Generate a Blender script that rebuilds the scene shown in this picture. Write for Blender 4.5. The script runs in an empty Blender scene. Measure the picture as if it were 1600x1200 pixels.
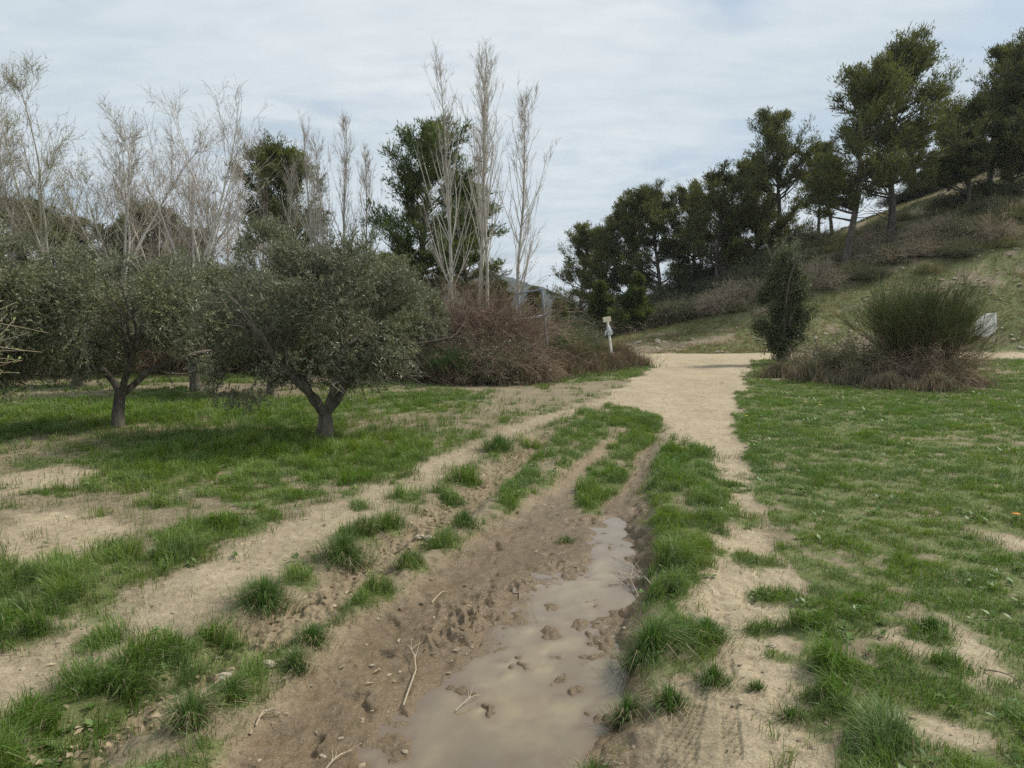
import bpy, math, random
import numpy as np
from mathutils import Vector

# ------------------------------------------------------------------ camera, sky, sun
sc = bpy.context.scene
PITCH = math.radians(5.41); CAMH = 1.6; FPX = 1109.0
cam = bpy.data.cameras.new('camera'); camo = bpy.data.objects.new('camera', cam)
sc.collection.objects.link(camo); sc.camera = camo
camo.location = (0, 0, CAMH); camo.rotation_euler = (math.radians(90) - PITCH, 0, 0)
cam.sensor_width = 36; cam.lens = 36 * FPX / 1600; cam.clip_start = 0.05; cam.clip_end = 5000

SUN_EL, SUN_AZ = math.radians(47), math.radians(68)     # azimuth measured from +Y (view direction) towards +X
sc.view_settings.view_transform = 'Standard'; sc.view_settings.look = 'None'
sc.view_settings.exposure = 0.15; sc.view_settings.gamma = 1.0
sc.cycles.max_bounces = 6; sc.cycles.diffuse_bounces = 3; sc.cycles.glossy_bounces = 3
sc.cycles.transmission_bounces = 4; sc.cycles.transparent_max_bounces = 8
sc.cycles.caustics_reflective = False; sc.cycles.caustics_refractive = False
sc.cycles.use_denoising = False

W = bpy.data.worlds.new("World"); sc.world = W; W.use_nodes = True
nt = W.node_tree; nt.nodes.clear()
N = nt.nodes.new; Lk = nt.links.new
out = N('ShaderNodeOutputWorld'); bg = N('ShaderNodeBackground'); bg.inputs[1].default_value = 0.1
sky = N('ShaderNodeTexSky'); sky.sky_type = 'NISHITA'; sky.sun_disc = False
sky.sun_elevation = SUN_EL; sky.sun_rotation = SUN_AZ; sky.air_density = 1.3; sky.dust_density = 2.0
tc = N('ShaderNodeTexCoord'); sep = N('ShaderNodeSeparateXYZ'); Lk(tc.outputs['Generated'], sep.inputs[0])
def wmath(op, a, b=None):
    m = N('ShaderNodeMath'); m.operation = op
    for i, v in enumerate((a, b)):
        if v is None: continue
        if isinstance(v, (int, float)): m.inputs[i].default_value = v
        else: Lk(v, m.inputs[i])
    return m.outputs[0]
zz = wmath('ADD', wmath('MAXIMUM', sep.outputs[2], 0.0), 0.16)
cmb = N('ShaderNodeCombineXYZ'); Lk(wmath('DIVIDE', sep.outputs[0], zz), cmb.inputs[0]); Lk(wmath('DIVIDE', sep.outputs[1], zz), cmb.inputs[1])
def wnoise(scale, det, rough, loc, dist=0.0, sx=1, sy=1, rot=0.0):
    mp = N('ShaderNodeMapping'); mp.inputs['Location'].default_value = loc; mp.inputs['Scale'].default_value = (sx, sy, 1)
    mp.inputs['Rotation'].default_value = (0, 0, rot); Lk(cmb.outputs[0], mp.inputs[0])
    n = N('ShaderNodeTexNoise'); n.inputs['Scale'].default_value = scale; n.inputs['Detail'].default_value = det
    n.inputs['Roughness'].default_value = rough; n.inputs['Distortion'].default_value = dist
    Lk(mp.outputs[0], n.inputs['Vector']); return n.outputs[0]
def wramp(fac, stops):
    r = N('ShaderNodeValToRGB'); e = r.color_ramp.elements
    while len(e) < len(stops): e.new(0.5)
    for i, (p, c) in enumerate(stops): e[i].position = p; e[i].color = c if len(c) == 4 else (*c, 1)
    Lk(fac, r.inputs[0]); return r.outputs[0]
def wmix(f, a, b, blend='MIX'):
    m = N('ShaderNodeMix'); m.data_type = 'RGBA'; m.blend_type = blend
    if isinstance(f, (int, float)): m.inputs[0].default_value = f
    else: Lk(f, m.inputs[0])
    for k, v in ((6, a), (7, b)):
        if isinstance(v, tuple): m.inputs[k].default_value = v if len(v) == 4 else (*v, 1)
        else: Lk(v, m.inputs[k])
    return m.outputs[2]
c1 = wramp(wnoise(0.7, 5, 0.55, (3.1, 1.7, 0), 0.4, 1, 1.6, 0.3), [(0.34, (5.5, 6.3, 6.9)), (0.50, (6.0, 6.7, 7.2)), (0.66, (6.8, 7.3, 7.65))])
rip = wramp(wnoise(5.0, 3, 0.55, (0, 0, 0), 0.3, 1, 2.2, 0.15), [(0.35, (0.945, 0.955, 0.965)), (0.65, (1.04, 1.03, 1.02))])
cl = wmix(1.0, c1, rip, 'MULTIPLY')
gapx = wramp(wmath('ADD', wnoise(1.0, 4, 0.6, (7.3, 2.2, 0), 0.5, 1, 1.4, -0.4), wmath('MULTIPLY', wmath('MINIMUM', wmath('MAXIMUM', sep.outputs[0], 0.0), 0.55), 0.20)), [(0.56, (0, 0, 0)), (0.74, (0.75, 0.75, 0.75))])
skyc = wmix(0.5, sky.outputs[0], (3.3, 4.7, 6.6))
Lk(wmix(gapx, cl, skyc), bg.inputs[0]); Lk(bg.outputs[0], out.inputs[0])
W.cycles.sampling_method = 'MANUAL'; W.cycles.sample_map_resolution = 512

sun = bpy.data.lights.new('sun', 'SUN'); suno = bpy.data.objects.new('sun', sun); sc.collection.objects.link(suno)
sun.energy = 3.9; sun.angle = math.radians(9); sun.color = (1.0, 0.93, 0.81)
sd_ = Vector((math.sin(SUN_AZ) * math.cos(SUN_EL), math.cos(SUN_AZ) * math.cos(SUN_EL), math.sin(SUN_EL)))
suno.rotation_euler = sd_.to_track_quat('Z', 'Y').to_euler(); suno.location = (30, 10, 40)

# ------------------------------------------------------------------ helpers
RNG = np.random.default_rng(11)
def R(seed): return np.random.default_rng(seed)
def ray(px, py):
    cx = (px - 800) / FPX; cy = (600 - py) / FPX
    return np.array([cx, math.cos(PITCH) + cy * math.sin(PITCH), -math.sin(PITCH) + cy * math.cos(PITCH)])
def at(px, py, Y):
    d = ray(px, py); return np.array([0, 0, CAMH]) + d * (Y / d[1])
def gnd(px, py, z=0.0):
    d = ray(px, py); s = (z - CAMH) / d[2]; return np.array([d[0] * s, d[1] * s])
def hsh(ix, iy, iz, seed):
    h = (ix.astype(np.int64) * 374761393 + iy.astype(np.int64) * 668265263 + iz.astype(np.int64) * 2147483647 + seed * 974634777) & 0xffffffff
    h = ((h ^ (h >> 13)) * 1274126177) & 0xffffffff
    h = ((h ^ (h >> 15)) * 2246822519) & 0xffffffff
    return ((h ^ (h >> 16)) & 0xffffff).astype(np.float32) / 16777216.0
def vn(x, y, seed=0):
    ix = np.floor(x); iy = np.floor(y); fx = (x - ix).astype(np.float32); fy = (y - iy).astype(np.float32)
    fx = fx * fx * (3 - 2 * fx); fy = fy * fy * (3 - 2 * fy); z = np.zeros_like(ix)
    a = hsh(ix, iy, z, seed); b = hsh(ix + 1, iy, z, seed); c = hsh(ix, iy + 1, z, seed); d = hsh(ix + 1, iy + 1, z, seed)
    return (a + (b - a) * fx) * (1 - fy) + (c + (d - c) * fx) * fy
def fbm(x, y, s, o=4, seed=0, g=0.5):        # about -1..1
    r = 0; A = 1; T = 0; c_, s_ = math.cos(0.7), math.sin(0.7)
    X = x * s; Y = y * s
    for k in range(o):
        r = r + A * (vn(X, Y, seed + k * 17) * 2 - 1); T += A; A *= g
        X, Y = (X * c_ - Y * s_) * 2.03 + 5.3, (X * s_ + Y * c_) * 2.03 + 1.7
    return r / T * 1.35
def vn3(p, seed=0):
    i = np.floor(p); f = p - i; f = f * f * (3 - 2 * f); r = 0
    for dx in (0, 1):
        for dy in (0, 1):
            for dz in (0, 1):
                w = (f[:, 0] if dx else 1 - f[:, 0]) * (f[:, 1] if dy else 1 - f[:, 1]) * (f[:, 2] if dz else 1 - f[:, 2])
                r = r + w * hsh(i[:, 0] + dx, i[:, 1] + dy, i[:, 2] + dz, seed)
    return r
def ss(x, a, b):
    t = np.clip((x - a) / (b - a), 0, 1); return t * t * (3 - 2 * t)
def nrm(v): return v / np.maximum(np.linalg.norm(v, axis=-1, keepdims=True), 1e-9)

def link(name, me, parent=None, mat=None):
    o = bpy.data.objects.new(name, me); sc.collection.objects.link(o)
    if parent is not None: o.parent = parent
    if mat is not None and me is not None: me.materials.append(mat)
    return o
def mesh(name, V, F, col=None, smooth=False):
    V = np.asarray(V, np.float32); F = np.asarray(F, np.int32); k = F.shape[1]
    me = bpy.data.meshes.new(name)
    me.vertices.add(len(V)); me.vertices.foreach_set('co', V.ravel())
    me.loops.add(F.size); me.loops.foreach_set('vertex_index', F.ravel())
    me.polygons.add(len(F)); me.polygons.foreach_set('loop_start', np.arange(0, F.size, k, dtype=np.int32))
    if smooth: me.polygons.foreach_set('use_smooth', np.ones(len(F), bool))
    else: me.polygons.foreach_set('use_smooth', np.zeros(len(F), bool))
    me.update(calc_edges=True)
    if col is not None:
        c = np.ones((len(V), 4), np.float32); c[:, :col.shape[1]] = col
        a = me.attributes.new('tint', 'FLOAT_COLOR', 'POINT'); a.data.foreach_set('color', c.ravel())
    return me
def tag(o, label=None, cat=None, group=None, kind=None):
    if label: o['label'] = label
    if cat: o['category'] = cat
    if group: o['group'] = group
    if kind: o['kind'] = kind
    return o
def empty(name, loc, label, cat, group=None, rz=0.0, s=1.0):
    o = bpy.data.objects.new(name, None); sc.collection.objects.link(o)
    o.location = loc; o.rotation_euler = (0, 0, rz); o.scale = (s, s, s) if not isinstance(s, tuple) else s
    o.empty_display_size = 0.2
    return tag(o, label, cat, group)
def copy_tree(o, loc, label=None, group=None, rz=0.0, s=1.0, parent=None):
    c = o.copy(); sc.collection.objects.link(c)
    if parent is None:
        c.location = loc; c.rotation_euler = (0, 0, rz); c.scale = (s, s, s) if not isinstance(s, tuple) else s
        if label: c['label'] = label
        if group: c['group'] = group
    else: c.parent = parent
    for ch in o.children: copy_tree(ch, None, parent=c)
    return c

# ------------------------------------------------------------------ materials
def newmat(name):
    m = bpy.data.materials.new(name); m.use_nodes = True; t = m.node_tree; t.nodes.clear()
    o = t.nodes.new('ShaderNodeOutputMaterial'); return m, t, o
def node(t, typ, **kw):
    n = t.nodes.new(typ)
    for k, v in kw.items():
        if k.startswith('i_'): n.inputs[k[2:].replace('_', ' ')].default_value = v
        else: setattr(n, k, v)
    return n
def leafmat(name, trans=0.35, gloss=0.0, back=None, rough=0.5):
    m, t, o = newmat(name); L = t.links.new
    a = node(t, 'ShaderNodeAttribute', attribute_name='tint'); colr = a.outputs['Color']
    if back is not None:
        g = t.nodes.new('ShaderNodeNewGeometry'); mx = t.nodes.new('ShaderNodeMix'); mx.data_type = 'RGBA'
        L(g.outputs['Backfacing'], mx.inputs[0]); L(colr, mx.inputs[6]); mx.inputs[7].default_value = (*back, 1); colr = mx.outputs[2]
    d = t.nodes.new('ShaderNodeBsdfDiffuse'); L(colr, d.inputs[0])
    tr = t.nodes.new('ShaderNodeBsdfTranslucent')
    hs = node(t, 'ShaderNodeHueSaturation'); hs.inputs['Saturation'].default_value = 1.15; hs.inputs['Value'].default_value = 1.1; L(colr, hs.inputs['Color']); L(hs.outputs[0], tr.inputs[0])
    mix = t.nodes.new('ShaderNodeMixShader'); mix.inputs[0].default_value = trans; L(d.outputs[0], mix.inputs[1]); L(tr.outputs[0], mix.inputs[2]); s = mix.outputs[0]
    if gloss > 0:
        gl = t.nodes.new('ShaderNodeBsdfGlossy'); gl.inputs['Roughness'].default_value = rough; gl.inputs[0].default_value = (1, 1, 1, 1)
        m2 = t.nodes.new('ShaderNodeMixShader'); m2.inputs[0].default_value = gloss; L(s, m2.inputs[1]); L(gl.outputs[0], m2.inputs[2]); s = m2.outputs[0]
    L(s, o.inputs[0]); return m
def barkmat(name, c1, c2, scale=12, bump=0.5, stretch=0.25):
    m, t, o = newmat(name); L = t.links.new
    tcn = t.nodes.new('ShaderNodeTexCoord'); mp = node(t, 'ShaderNodeMapping'); mp.inputs['Scale'].default_value = (1, 1, stretch); L(tcn.outputs['Object'], mp.inputs[0])
    n = node(t, 'ShaderNodeTexNoise'); n.inputs['Scale'].default_value = scale; n.inputs['Detail'].default_value = 6; n.inputs['Roughness'].default_value = 0.65; L(mp.outputs[0], n.inputs['Vector'])
    r = t.nodes.new('ShaderNodeValToRGB'); r.color_ramp.elements[0].position = 0.35; r.color_ramp.elements[1].position = 0.68
    r.color_ramp.elements[0].color = (*c1, 1); r.color_ramp.elements[1].color = (*c2, 1); L(n.outputs[0], r.inputs[0])
    p = t.nodes.new('ShaderNodeBsdfPrincipled'); p.inputs['Roughness'].default_value = 0.9; L(r.outputs[0], p.inputs['Base Color'])
    b = node(t, 'ShaderNodeBump'); b.inputs['Strength'].default_value = bump; b.inputs['Distance'].default_value = 0.02; L(n.outputs[0], b.inputs['Height']); L(b.outputs[0], p.inputs['Normal'])
    L(p.outputs[0], o.inputs[0]); return m
def plainmat(name, c, rough=0.6, metal=0.0, c2=None, scale=20, lo=0.45, hi=0.6):
    m, t, o = newmat(name); L = t.links.new
    p = t.nodes.new('ShaderNodeBsdfPrincipled'); p.inputs['Roughness'].default_value = rough; p.inputs['Metallic'].default_value = metal
    tcn = t.nodes.new('ShaderNodeTexCoord'); n = node(t, 'ShaderNodeTexNoise'); n.inputs['Scale'].default_value = scale; n.inputs['Detail'].default_value = 5; L(tcn.outputs['Object'], n.inputs['Vector'])
    r = t.nodes.new('ShaderNodeValToRGB'); r.color_ramp.elements[0].position = lo; r.color_ramp.elements[1].position = hi
    r.color_ramp.elements[0].color = (*c, 1); r.color_ramp.elements[1].color = (*(c2 or tuple(v * 0.8 for v in c)), 1); L(n.outputs[0], r.inputs[0]); L(r.outputs[0], p.inputs['Base Color'])
    L(p.outputs[0], o.inputs[0]); return m
M_grass = leafmat('grass_blade', 0.35, 0.03, rough=0.45)
M_dry = leafmat('dry_stalk', 0.2)
M_olive = leafmat('olive_leaf', 0.22, 0.03, back=(0.21, 0.225, 0.15), rough=0.45)
M_needle = leafmat('pine_needles', 0.35, 0.02)
M_oak = leafmat('oak_leaf', 0.22, 0.025, back=(0.10, 0.12, 0.07), rough=0.4)
M_twig = leafmat('twig', 0.0)
M_bark_olive = barkmat('olive_bark', (0.045, 0.038, 0.03), (0.20, 0.175, 0.14), 14, 0.9)
M_bark_pale = barkmat('pale_bark', (0.26, 0.24, 0.20), (0.56, 0.53, 0.47), 9, 0.4, 0.6)
M_bark_pine = barkmat('pine_bark', (0.05, 0.04, 0.035), (0.17, 0.14, 0.12), 8, 0.8)

# ------------------------------------------------------------------ ground fields (log-spaced fan, one sheet)
def poly_sd(poly, X, Y):
    P = np.array(poly, np.float64); n = len(P); d2 = np.full(X.shape, 1e9); ins = np.zeros(X.shape, bool)
    for i in range(n):
        ax, ay = P[i]; bx, by = P[(i + 1) % n]; ex, ey = bx - ax, by - ay
        t = np.clip(((X - ax) * ex + (Y - ay) * ey) / (ex * ex + ey * ey + 1e-12), 0, 1)
        d2 = np.minimum(d2, (X - ax - t * ex) ** 2 + (Y - ay - t * ey) ** 2)
        c = (ay > Y) != (by > Y)
        with np.errstate(divide='ignore', invalid='ignore'):
            ins ^= c & (X < ex * (Y - ay) / (ey if abs(ey) > 1e-12 else 1e-12) + ax)
    return np.where(ins, -np.sqrt(d2), np.sqrt(d2))
def line_d(pts, X, Y):
    d2 = np.full(X.shape, 1e9); T = np.zeros(X.shape); acc = 0
    for i in range(len(pts) - 1):
        ax, ay = pts[i]; bx, by = pts[i + 1]; ex, ey = bx - ax, by - ay; l2 = ex * ex + ey * ey
        t = np.clip(((X - ax) * ex + (Y - ay) * ey) / l2, 0, 1)
        q = (X - ax - t * ex) ** 2 + (Y - ay - t * ey) ** 2; m = q < d2
        d2 = np.where(m, q, d2); T = np.where(m, acc + t * math.sqrt(l2), T); acc += math.sqrt(l2)
    return np.sqrt(d2), T
GP = lambda L, z=0.0: [tuple(gnd(*p, z)) for p in L]
PATH = [(-300, 1155), (0, 1015), (150, 948), (300, 882), (400, 832), (480, 800), (560, 768), (620, 738), (700, 702), (780, 668), (860, 645), (905, 633), (960, 612),
        (975, 625), (940, 634), (870, 656), (800, 685), (740, 715), (680, 752), (620, 785), (560, 822), (490, 862), (420, 905), (330, 950), (200, 1015), (100, 1060), (0, 1130), (-300, 1310)]
MUD = [(250, 1400), (330, 1190), (410, 1080), (510, 985), (610, 905), (700, 855), (760, 805), (840, 760), (905, 710), (960, 670), (1010, 655), (1040, 665),
       (1015, 710), (1012, 780), (1012, 850), (1005, 950), (990, 1050), (968, 1200), (960, 1400)]
PUD = [(540, 1400), (575, 1195), (600, 1150), (655, 1095), (700, 1055), (770, 1010), (785, 965), (850, 905), (920, 855), (935, 825), (965, 808), (990, 822), (1006, 860), (1000, 920), (992, 980), (985, 1040), (975, 1100), (960, 1150), (950, 1200), (945, 1400)]
SAND = [(1005, 561), (1180, 561), (1168, 590), (1160, 612), (1148, 640), (1152, 700), (1180, 760), (1200, 830), (1245, 910), (1235, 985), (1250, 1060), (1285, 1150), (1310, 1200), (1400, 1450),
        (975, 1450), (975, 1200), (1000, 1110), (1060, 1060), (1130, 1010), (1085, 960), (1085, 890), (1120, 830), (1130, 790), (1110, 735), (1090, 705), (1045, 700), (1030, 668), (1035, 642), (985, 634), (940, 628), (962, 608), (1000, 590), (1018, 575)]
RUTS = [(1035, 662), (990, 705), (985, 745), (960, 790), (1012, 800), (1015, 740), (1045, 700)]
MOUND = [(985, 652), (1030, 650), (1020, 680), (985, 710), (965, 745), (935, 785), (905, 785), (890, 755), (920, 720), (955, 690)]
STRIP = [(905, 640), (985, 645), (955, 670), (900, 690), (880, 720), (850, 755), (800, 795), (765, 790), (800, 745), (840, 710), (870, 680)]
RIDGE = [(1050, 688), (1105, 700), (1115, 740), (1150, 790), (1135, 850), (1095, 900), (1090, 960), (1140, 1010), (1080, 1030), (1010, 1050), (975, 1010), (990, 950), (1010, 900), (1015, 830), (1018, 770), (1022, 720)]
BARE1 = [(1330, 985), (1400, 975), (1470, 965), (1560, 1020), (1590, 1075), (1520, 1090), (1450, 1070), (1395, 1040)]
BARE2 = [(1400, 1115), (1500, 1135), (1540, 1160), (1460, 1165), (1410, 1140)]
BARE3 = [(1515, 825), (1580, 838), (1640, 860), (1640, 885), (1560, 850)]
BARE4 = [(0, 740), (100, 725), (170, 735), (120, 760), (0, 775)]
BARE5 = [(0, 800), (120, 800), (190, 830), (150, 870), (60, 880), (0, 870)]
DITCH = GP([(20, 1290), (90, 1200), (160, 1140), (300, 1065), (400, 985), (500, 935), (600, 862), (660, 825), (725, 775), (795, 722), (850, 682)])
CLODS = [(740, 960, .22), (700, 985, .16), (760, 930, .12), (680, 1000, .08), (830, 905, .14), (880, 885, .14), (925, 930, .06), (940, 990, .12), (960, 960, .10), (930, 1020, .10), (870, 1055, .09), (800, 1030, .10), (855, 1100, .06),
         (945, 1110, .11), (900, 1065, .06), (860, 980, .07), (985, 870, .08), (965, 850, .08), (860, 940, .05), (1000, 810, .08), (760, 1100, .05), (845, 1085, .05), (900, 965, .06), (770, 1000, .08), (870, 1010, .06)]
Y0 = 1.0
rows = np.concatenate([np.exp(np.linspace(math.log(1.75), math.log(38), 1150)), np.exp(np.linspace(math.log(38), math.log(1500), 230))[1:]])
TC, TM = 1400, 1.25
ts = np.linspace(-TM, TM, TC)
LY = np.log(rows)
GY = np.repeat((rows - Y0)[:, None], TC, 1); GX = ts[None, :] * rows[:, None]
def hill(x, y):
    u = np.clip(x - 3.5, 0, 70); u = u * u / (u + 2.0) * 1.06; v = y - 31.2 - 0.6 * np.sin(x * 0.21)
    f = np.where(v < 0, 0, 1.12 * (1 - np.exp(-np.maximum(v, 0) / 9.5)) + 0.004 * np.maximum(v, 0)) * ss(v, -0.3, 2.0)
    f = f * (1 - ss(v, 20, 75)); h = 0.345 * u * f
    left = ss(-x, 8, 26) * np.maximum(y - 30, 0) * 0.05 * (1 - ss(y, 60, 160))
    return h + np.minimum(left, 5)
nr = int((rows < 37).sum()); sx, sy = GX[:nr], GY[:nr]
def full(v, fill=0.0):
    o_ = np.full(GX.shape, fill, np.float32); o_[:nr] = v; return o_
w1 = fbm(sx, sy, 2.2, 4, 5); w2 = fbm(sx, sy, 9.0, 3, 9)
far = ss(sy, 6, 20)
wob = w1 * (0.10 + 0.25 * far) + w2 * 0.05
def msk(poly, soft=0.06, wb=1.0, grow=0.0):
    return 1 - ss(poly_sd(GP(poly), sx, sy) + wob * wb - grow, -soft, soft)
m_path = msk(PATH, 0.12); m_mud = msk(MUD, 0.10, 0.8); m_mudw = 1 - ss(poly_sd(GP(MUD), sx, sy) + wob * 0.6, -0.22, 0.16)
pud_sd = poly_sd(GP(PUD, -0.13), sx, sy) + wob * 0.9 + 0.05 * fbm(sx, sy, 6, 3, 131); m_pud = 1 - ss(pud_sd, -0.07, 0.05)
m_sand = msk(SAND, 0.10, 1.0); m_mound = msk(MOUND, 0.08, 1.0); m_strip = msk(STRIP, 0.08, 1.0); m_ridge = msk(RIDGE, 0.07, 1.0); m_ruts = msk(RUTS, .12)
m_bare = np.maximum.reduce([msk(b, 0.10, 1.1) for b in (BARE1, BARE2, BARE3, BARE4, BARE5)])
dd, dt = line_d(DITCH, sx, sy); m_ditch = 1 - ss(dd + wob * 0.5, 0.10, 0.26)
m_road = ss(sy + w1 * 0.25, 26.2, 26.9) * (1 - ss(sy + w1 * 0.3, 30.6, 31.2)); m_road = m_road * ss(sx + w1 * 0.5, -8, -6)
left_side = np.clip(1 - ss(sx - (-1.8 + 0.30 * sy), -0.4, 0.4), 0, 1) * (1 - m_mudw)
nb = fbm(sx, sy, 0.55, 4, 21) + 0.45 * fbm(sx, sy, 2.6, 4, 33); nf = fbm(sx, sy, 5.5, 3, 44)
# grass cover
Gd = np.where(left_side > 0.5, ss(nb + 0.55 * nf, -0.32, 0.40), ss(nb + 0.5 * nf, -1.05, -0.4))
lush = np.exp(-(((sx + 2.6) / 2.6) ** 2 + ((sy - 8.3) / 1.6) ** 2)) + np.exp(-(((sx + 7) / 5) ** 2 + ((sy - 11.8) / 2.0) ** 2)) * 0.8 + 0.8 * np.exp(-(((sx + 2.9) / 1.1) ** 2 + ((sy - 4.0) / .8) ** 2))
Gd = np.maximum(Gd, np.clip(lush * 1.35, 0, 1) * ss(nf + .4 * w2, -1.0, -0.1))
spars = ss(nf + nb * 0.7, 0.25, 0.75)
m_sandg = ss(m_sand + 0.40 * w2 - 0.25 * nf, 0.0, 0.6); Gd = Gd * (1 - m_sandg) + m_sand * spars * 0.5 * ss(w2 + nf, -0.1, 0.4) * (1 - ss(sy, 6, 10))
Gd = Gd * (1 - m_path) + m_path * spars * 0.18
Gd = Gd * (1 - m_ditch * 0.75)
Gd = Gd * (1 - m_mud) + m_mud * ss(nf + nb * .6, 0.75, 1.1) * 0.12
Gd = Gd * (1 - m_bare * 0.93)
Gd = np.maximum(Gd, m_ridge * ss(nf + 0.6 * w2, -0.45, 0.1) * ss(w1 + 0.5 * nf, -1.0, -0.2)); Gd = np.maximum(Gd, m_mound * ss(nf, -0.85, -0.2)); Gd = np.maximum(Gd, m_strip * ss(nf, -0.55, 0.0) * .9)
Gd = Gd * (1 - m_ruts * (1 - m_mound) * (1 - m_ridge))
Gd = Gd * (1 - ss(-pud_sd, -0.10, 0.0)); Gd = Gd * (1 - m_road)
# isolated tufts that thicken the cover: px, py, radius, height
TUFTS = [(250, 1030, .24, .13), (175, 1065, .20, .13), (335, 1000, .18, .11), (95, 1120, .22, .10), (30, 1170, .25, .12), (470, 905, .10, .10), (640, 775, .2, .13), (690, 770, .22, .12), (720, 745, .18, .12), (600, 820, .16, .13), (560, 835, .18, .15),
         (825, 690, .2, .13), (590, 915, .10, .11), (555, 930, .09, .10), (640, 872, .12, .12), (690, 838, .15, .13), (1050, 760, .28, .17), (1045, 885, .16, .14), (1040, 930, .12, .12), (1095, 735, .2, .12),
         (150, 1005, .11, .08), (90, 955, .3, .11), (40, 980, .25, .14), (250, 870, .28, .14), (330, 830, .28, .11), (560, 720, .3, .10), (600, 745, .25, .09), (1290, 1040, .16, .12), (1270, 985, .14, .12), (1330, 1130, .18, .13), (1380, 1170, .15, .12), (1310, 1090, .14, .12), (1450, 1000, .11, .07), (1480, 1050, .12, .07), (1150, 812, .20, .06), (1185, 880, .15, .08), (1205, 928, .13, .07), (1158, 868, .10, .06), (1192, 978, .10, .07), (1140, 762, .2, .07), (1078, 982, .12, .10), (1110, 860, .13, .1), (1225, 1020, .08, .06), (560, 790, .1, .06)]
Hh = np.where(left_side > 0.5, 0.055, 0.046) * (1 + 0.5 * fbm(sx, sy, 1.3, 3, 61)) + 0.05 * np.clip(lush, 0, 1) + 0.035 * m_ridge + 0.03 * m_mound + 0.02 * m_strip
Hh = Hh * (1 + 0.25 * far)
for (px, py, r, h) in TUFTS:
    cx, cy = gnd(px, py); g = np.exp(-((sx - cx) ** 2 + (sy - cy) ** 2) / (r * r) * 1.3); g = np.where(g > 0.02, g, 0) * np.clip(0.85 + 0.9 * nf + 0.5 * w2, 0, 1.2)
    Gd = np.maximum(Gd, np.clip(g * 2.0, 0, 1.3)); Hh = np.maximum(Hh, h * np.clip(g * 1.5, 0, 1))
ZW = -0.135
base = 0.035 * fbm(sx, sy, 0.35, 3, 71) + 0.012 * w1 + 0.003 * w2 * (1 - far)
hf = fbm(sx, sy, 22, 3, 91); rg = 1 - np.abs(fbm(sx, sy, 13, 3, 83)); lump = fbm(sx, sy, 30, 3, 101)
clod = np.zeros_like(sx)
for (px, py, r) in CLODS:
    cx, cy = gnd(px, py, -0.1); clod = np.maximum(clod, np.exp(-(((sx - cx) / r) ** 2 + ((sy - cy) / (r * 1.25)) ** 2) * 1.2))
clod = clod * ss(fbm(sx, sy, 9, 3, 103), -0.6, 0.1)
base = base - m_mudw * 0.115 - m_ditch * 0.095 + 0.03 * m_path * 0 + m_ridge * 0.03 + m_mound * 0.02
lf = 1 - ss(sy, 9, 14)
base += (hf * 0.006 * (1 - m_mudw) + m_ditch * (0.04 * rg * lf + 0.018 * lump * lf) + m_mud * (1 - m_mound) * (0.007 * hf + 0.012 * fbm(sx, sy, 4, 3, 113)) * lf)
bed = ZW - 0.016 - 0.008 * ss(-pud_sd, 0, 0.3) + 0.010 * w2 + 0.005 * hf + 0.034 * ss(fbm(sx, sy, 4.5, 5, 130, 0.6), -0.02, 0.75) * (0.35 + 0.65 * ss(-pud_sd, 0.4, 0.02))
base = base * (1 - m_pud) + np.minimum(bed, base + 0.02) * m_pud
base += clod * (0.024 + 0.095 * (rg - 0.62) + 0.022 * lump) * lf * ss(m_mudw, 0.1, 0.5)
ex_ = np.maximum(base - ZW, 0); base = np.where(m_pud > 0.5, np.minimum(base, ZW + 0.016 * (1 - np.exp(-ex_ / 0.016)) + 0.006 * lump * (ex_ > 0)), base)
base += clod * 0.007 * fbm(sx, sy, 65, 2, 104) * lf
# hoof and boot dents in the mud
dent = ss(fbm(sx, sy, 7.5, 2, 140), 0.62, 0.85) * m_mud * (1 - m_pud) * (1 - m_mound); base -= 0.026 * dent * lf
# tyre prints
tyre = np.zeros_like(sx)
for pts, w in (([(1040, 1260), (1055, 1180), (1070, 1110), (1082, 1060)], 0.075), ([(1150, 1260), (1143, 1150), (1135, 1050), (1128, 960)], 0.04)):
    d_, t_ = line_d(GP(pts), sx, sy); mk = 1 - ss(d_, w * 0.8, w * 1.1)
    tyre += mk * (0.35 + 0.65 * (np.sin(t_ * 2 * math.pi / 0.034 + 14 * d_) > 0.0))
base -= 0.017 * tyre * ss(fbm(sx, sy, 5, 2, 150), -0.7, 0.1)
base -= lf * m_sand * (0.009 * ss(fbm(sx, sy, 8, 2, 146), 0.4, 0.7) + 0.006 * np.abs(fbm(sx * 3.0, sy * 0.5, 3.0, 3, 147)))
base -= m_sand * 0.01 + m_path * 0.012
base += m_road * 0.03
GZ = full(base) + hill(GX, GY) + full(0, 1) * 0.12 * ss(GY, 31, 34) * fbm(GX, GY, 0.8, 4, 160).astype(np.float32)
GZ[:nr] += (0.12 * ss(sy, 31, 34) * fbm(sx, sy, 0.8, 4, 160))
onhill = ss(GY, 31.0, 31.8)
GdF = full(Gd, 0); HhF = full(Hh, 0.1)
hn = fbm(GX, GY, 0.5, 4, 170); GdF = GdF * (1 - onhill) + onhill * ss(hn + 0.4 * fbm(GX, GY, 1.7, 3, 171), -0.8, 0.15); HhF = HhF * (1 - onhill) + onhill * 0.13
scr = ss(GY - 44 + 3 * hn, -3, 3) * 0.8
wet = full(np.clip(np.maximum(m_mud * (1 - ss(sy, 5.5, 9.5) * 0.9) * ss(GZ[:nr] * -1, 0.06, 0.11), 0.9 * (1 - ss(pud_sd, 0.0, 0.28))), 0, 1) * (1 - m_mound))
m_damp = msk([(970, 1450), (975, 1150), (1030, 1060), (1100, 1060), (1135, 1150), (1115, 1200), (1100, 1450)], 0.12)
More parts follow.
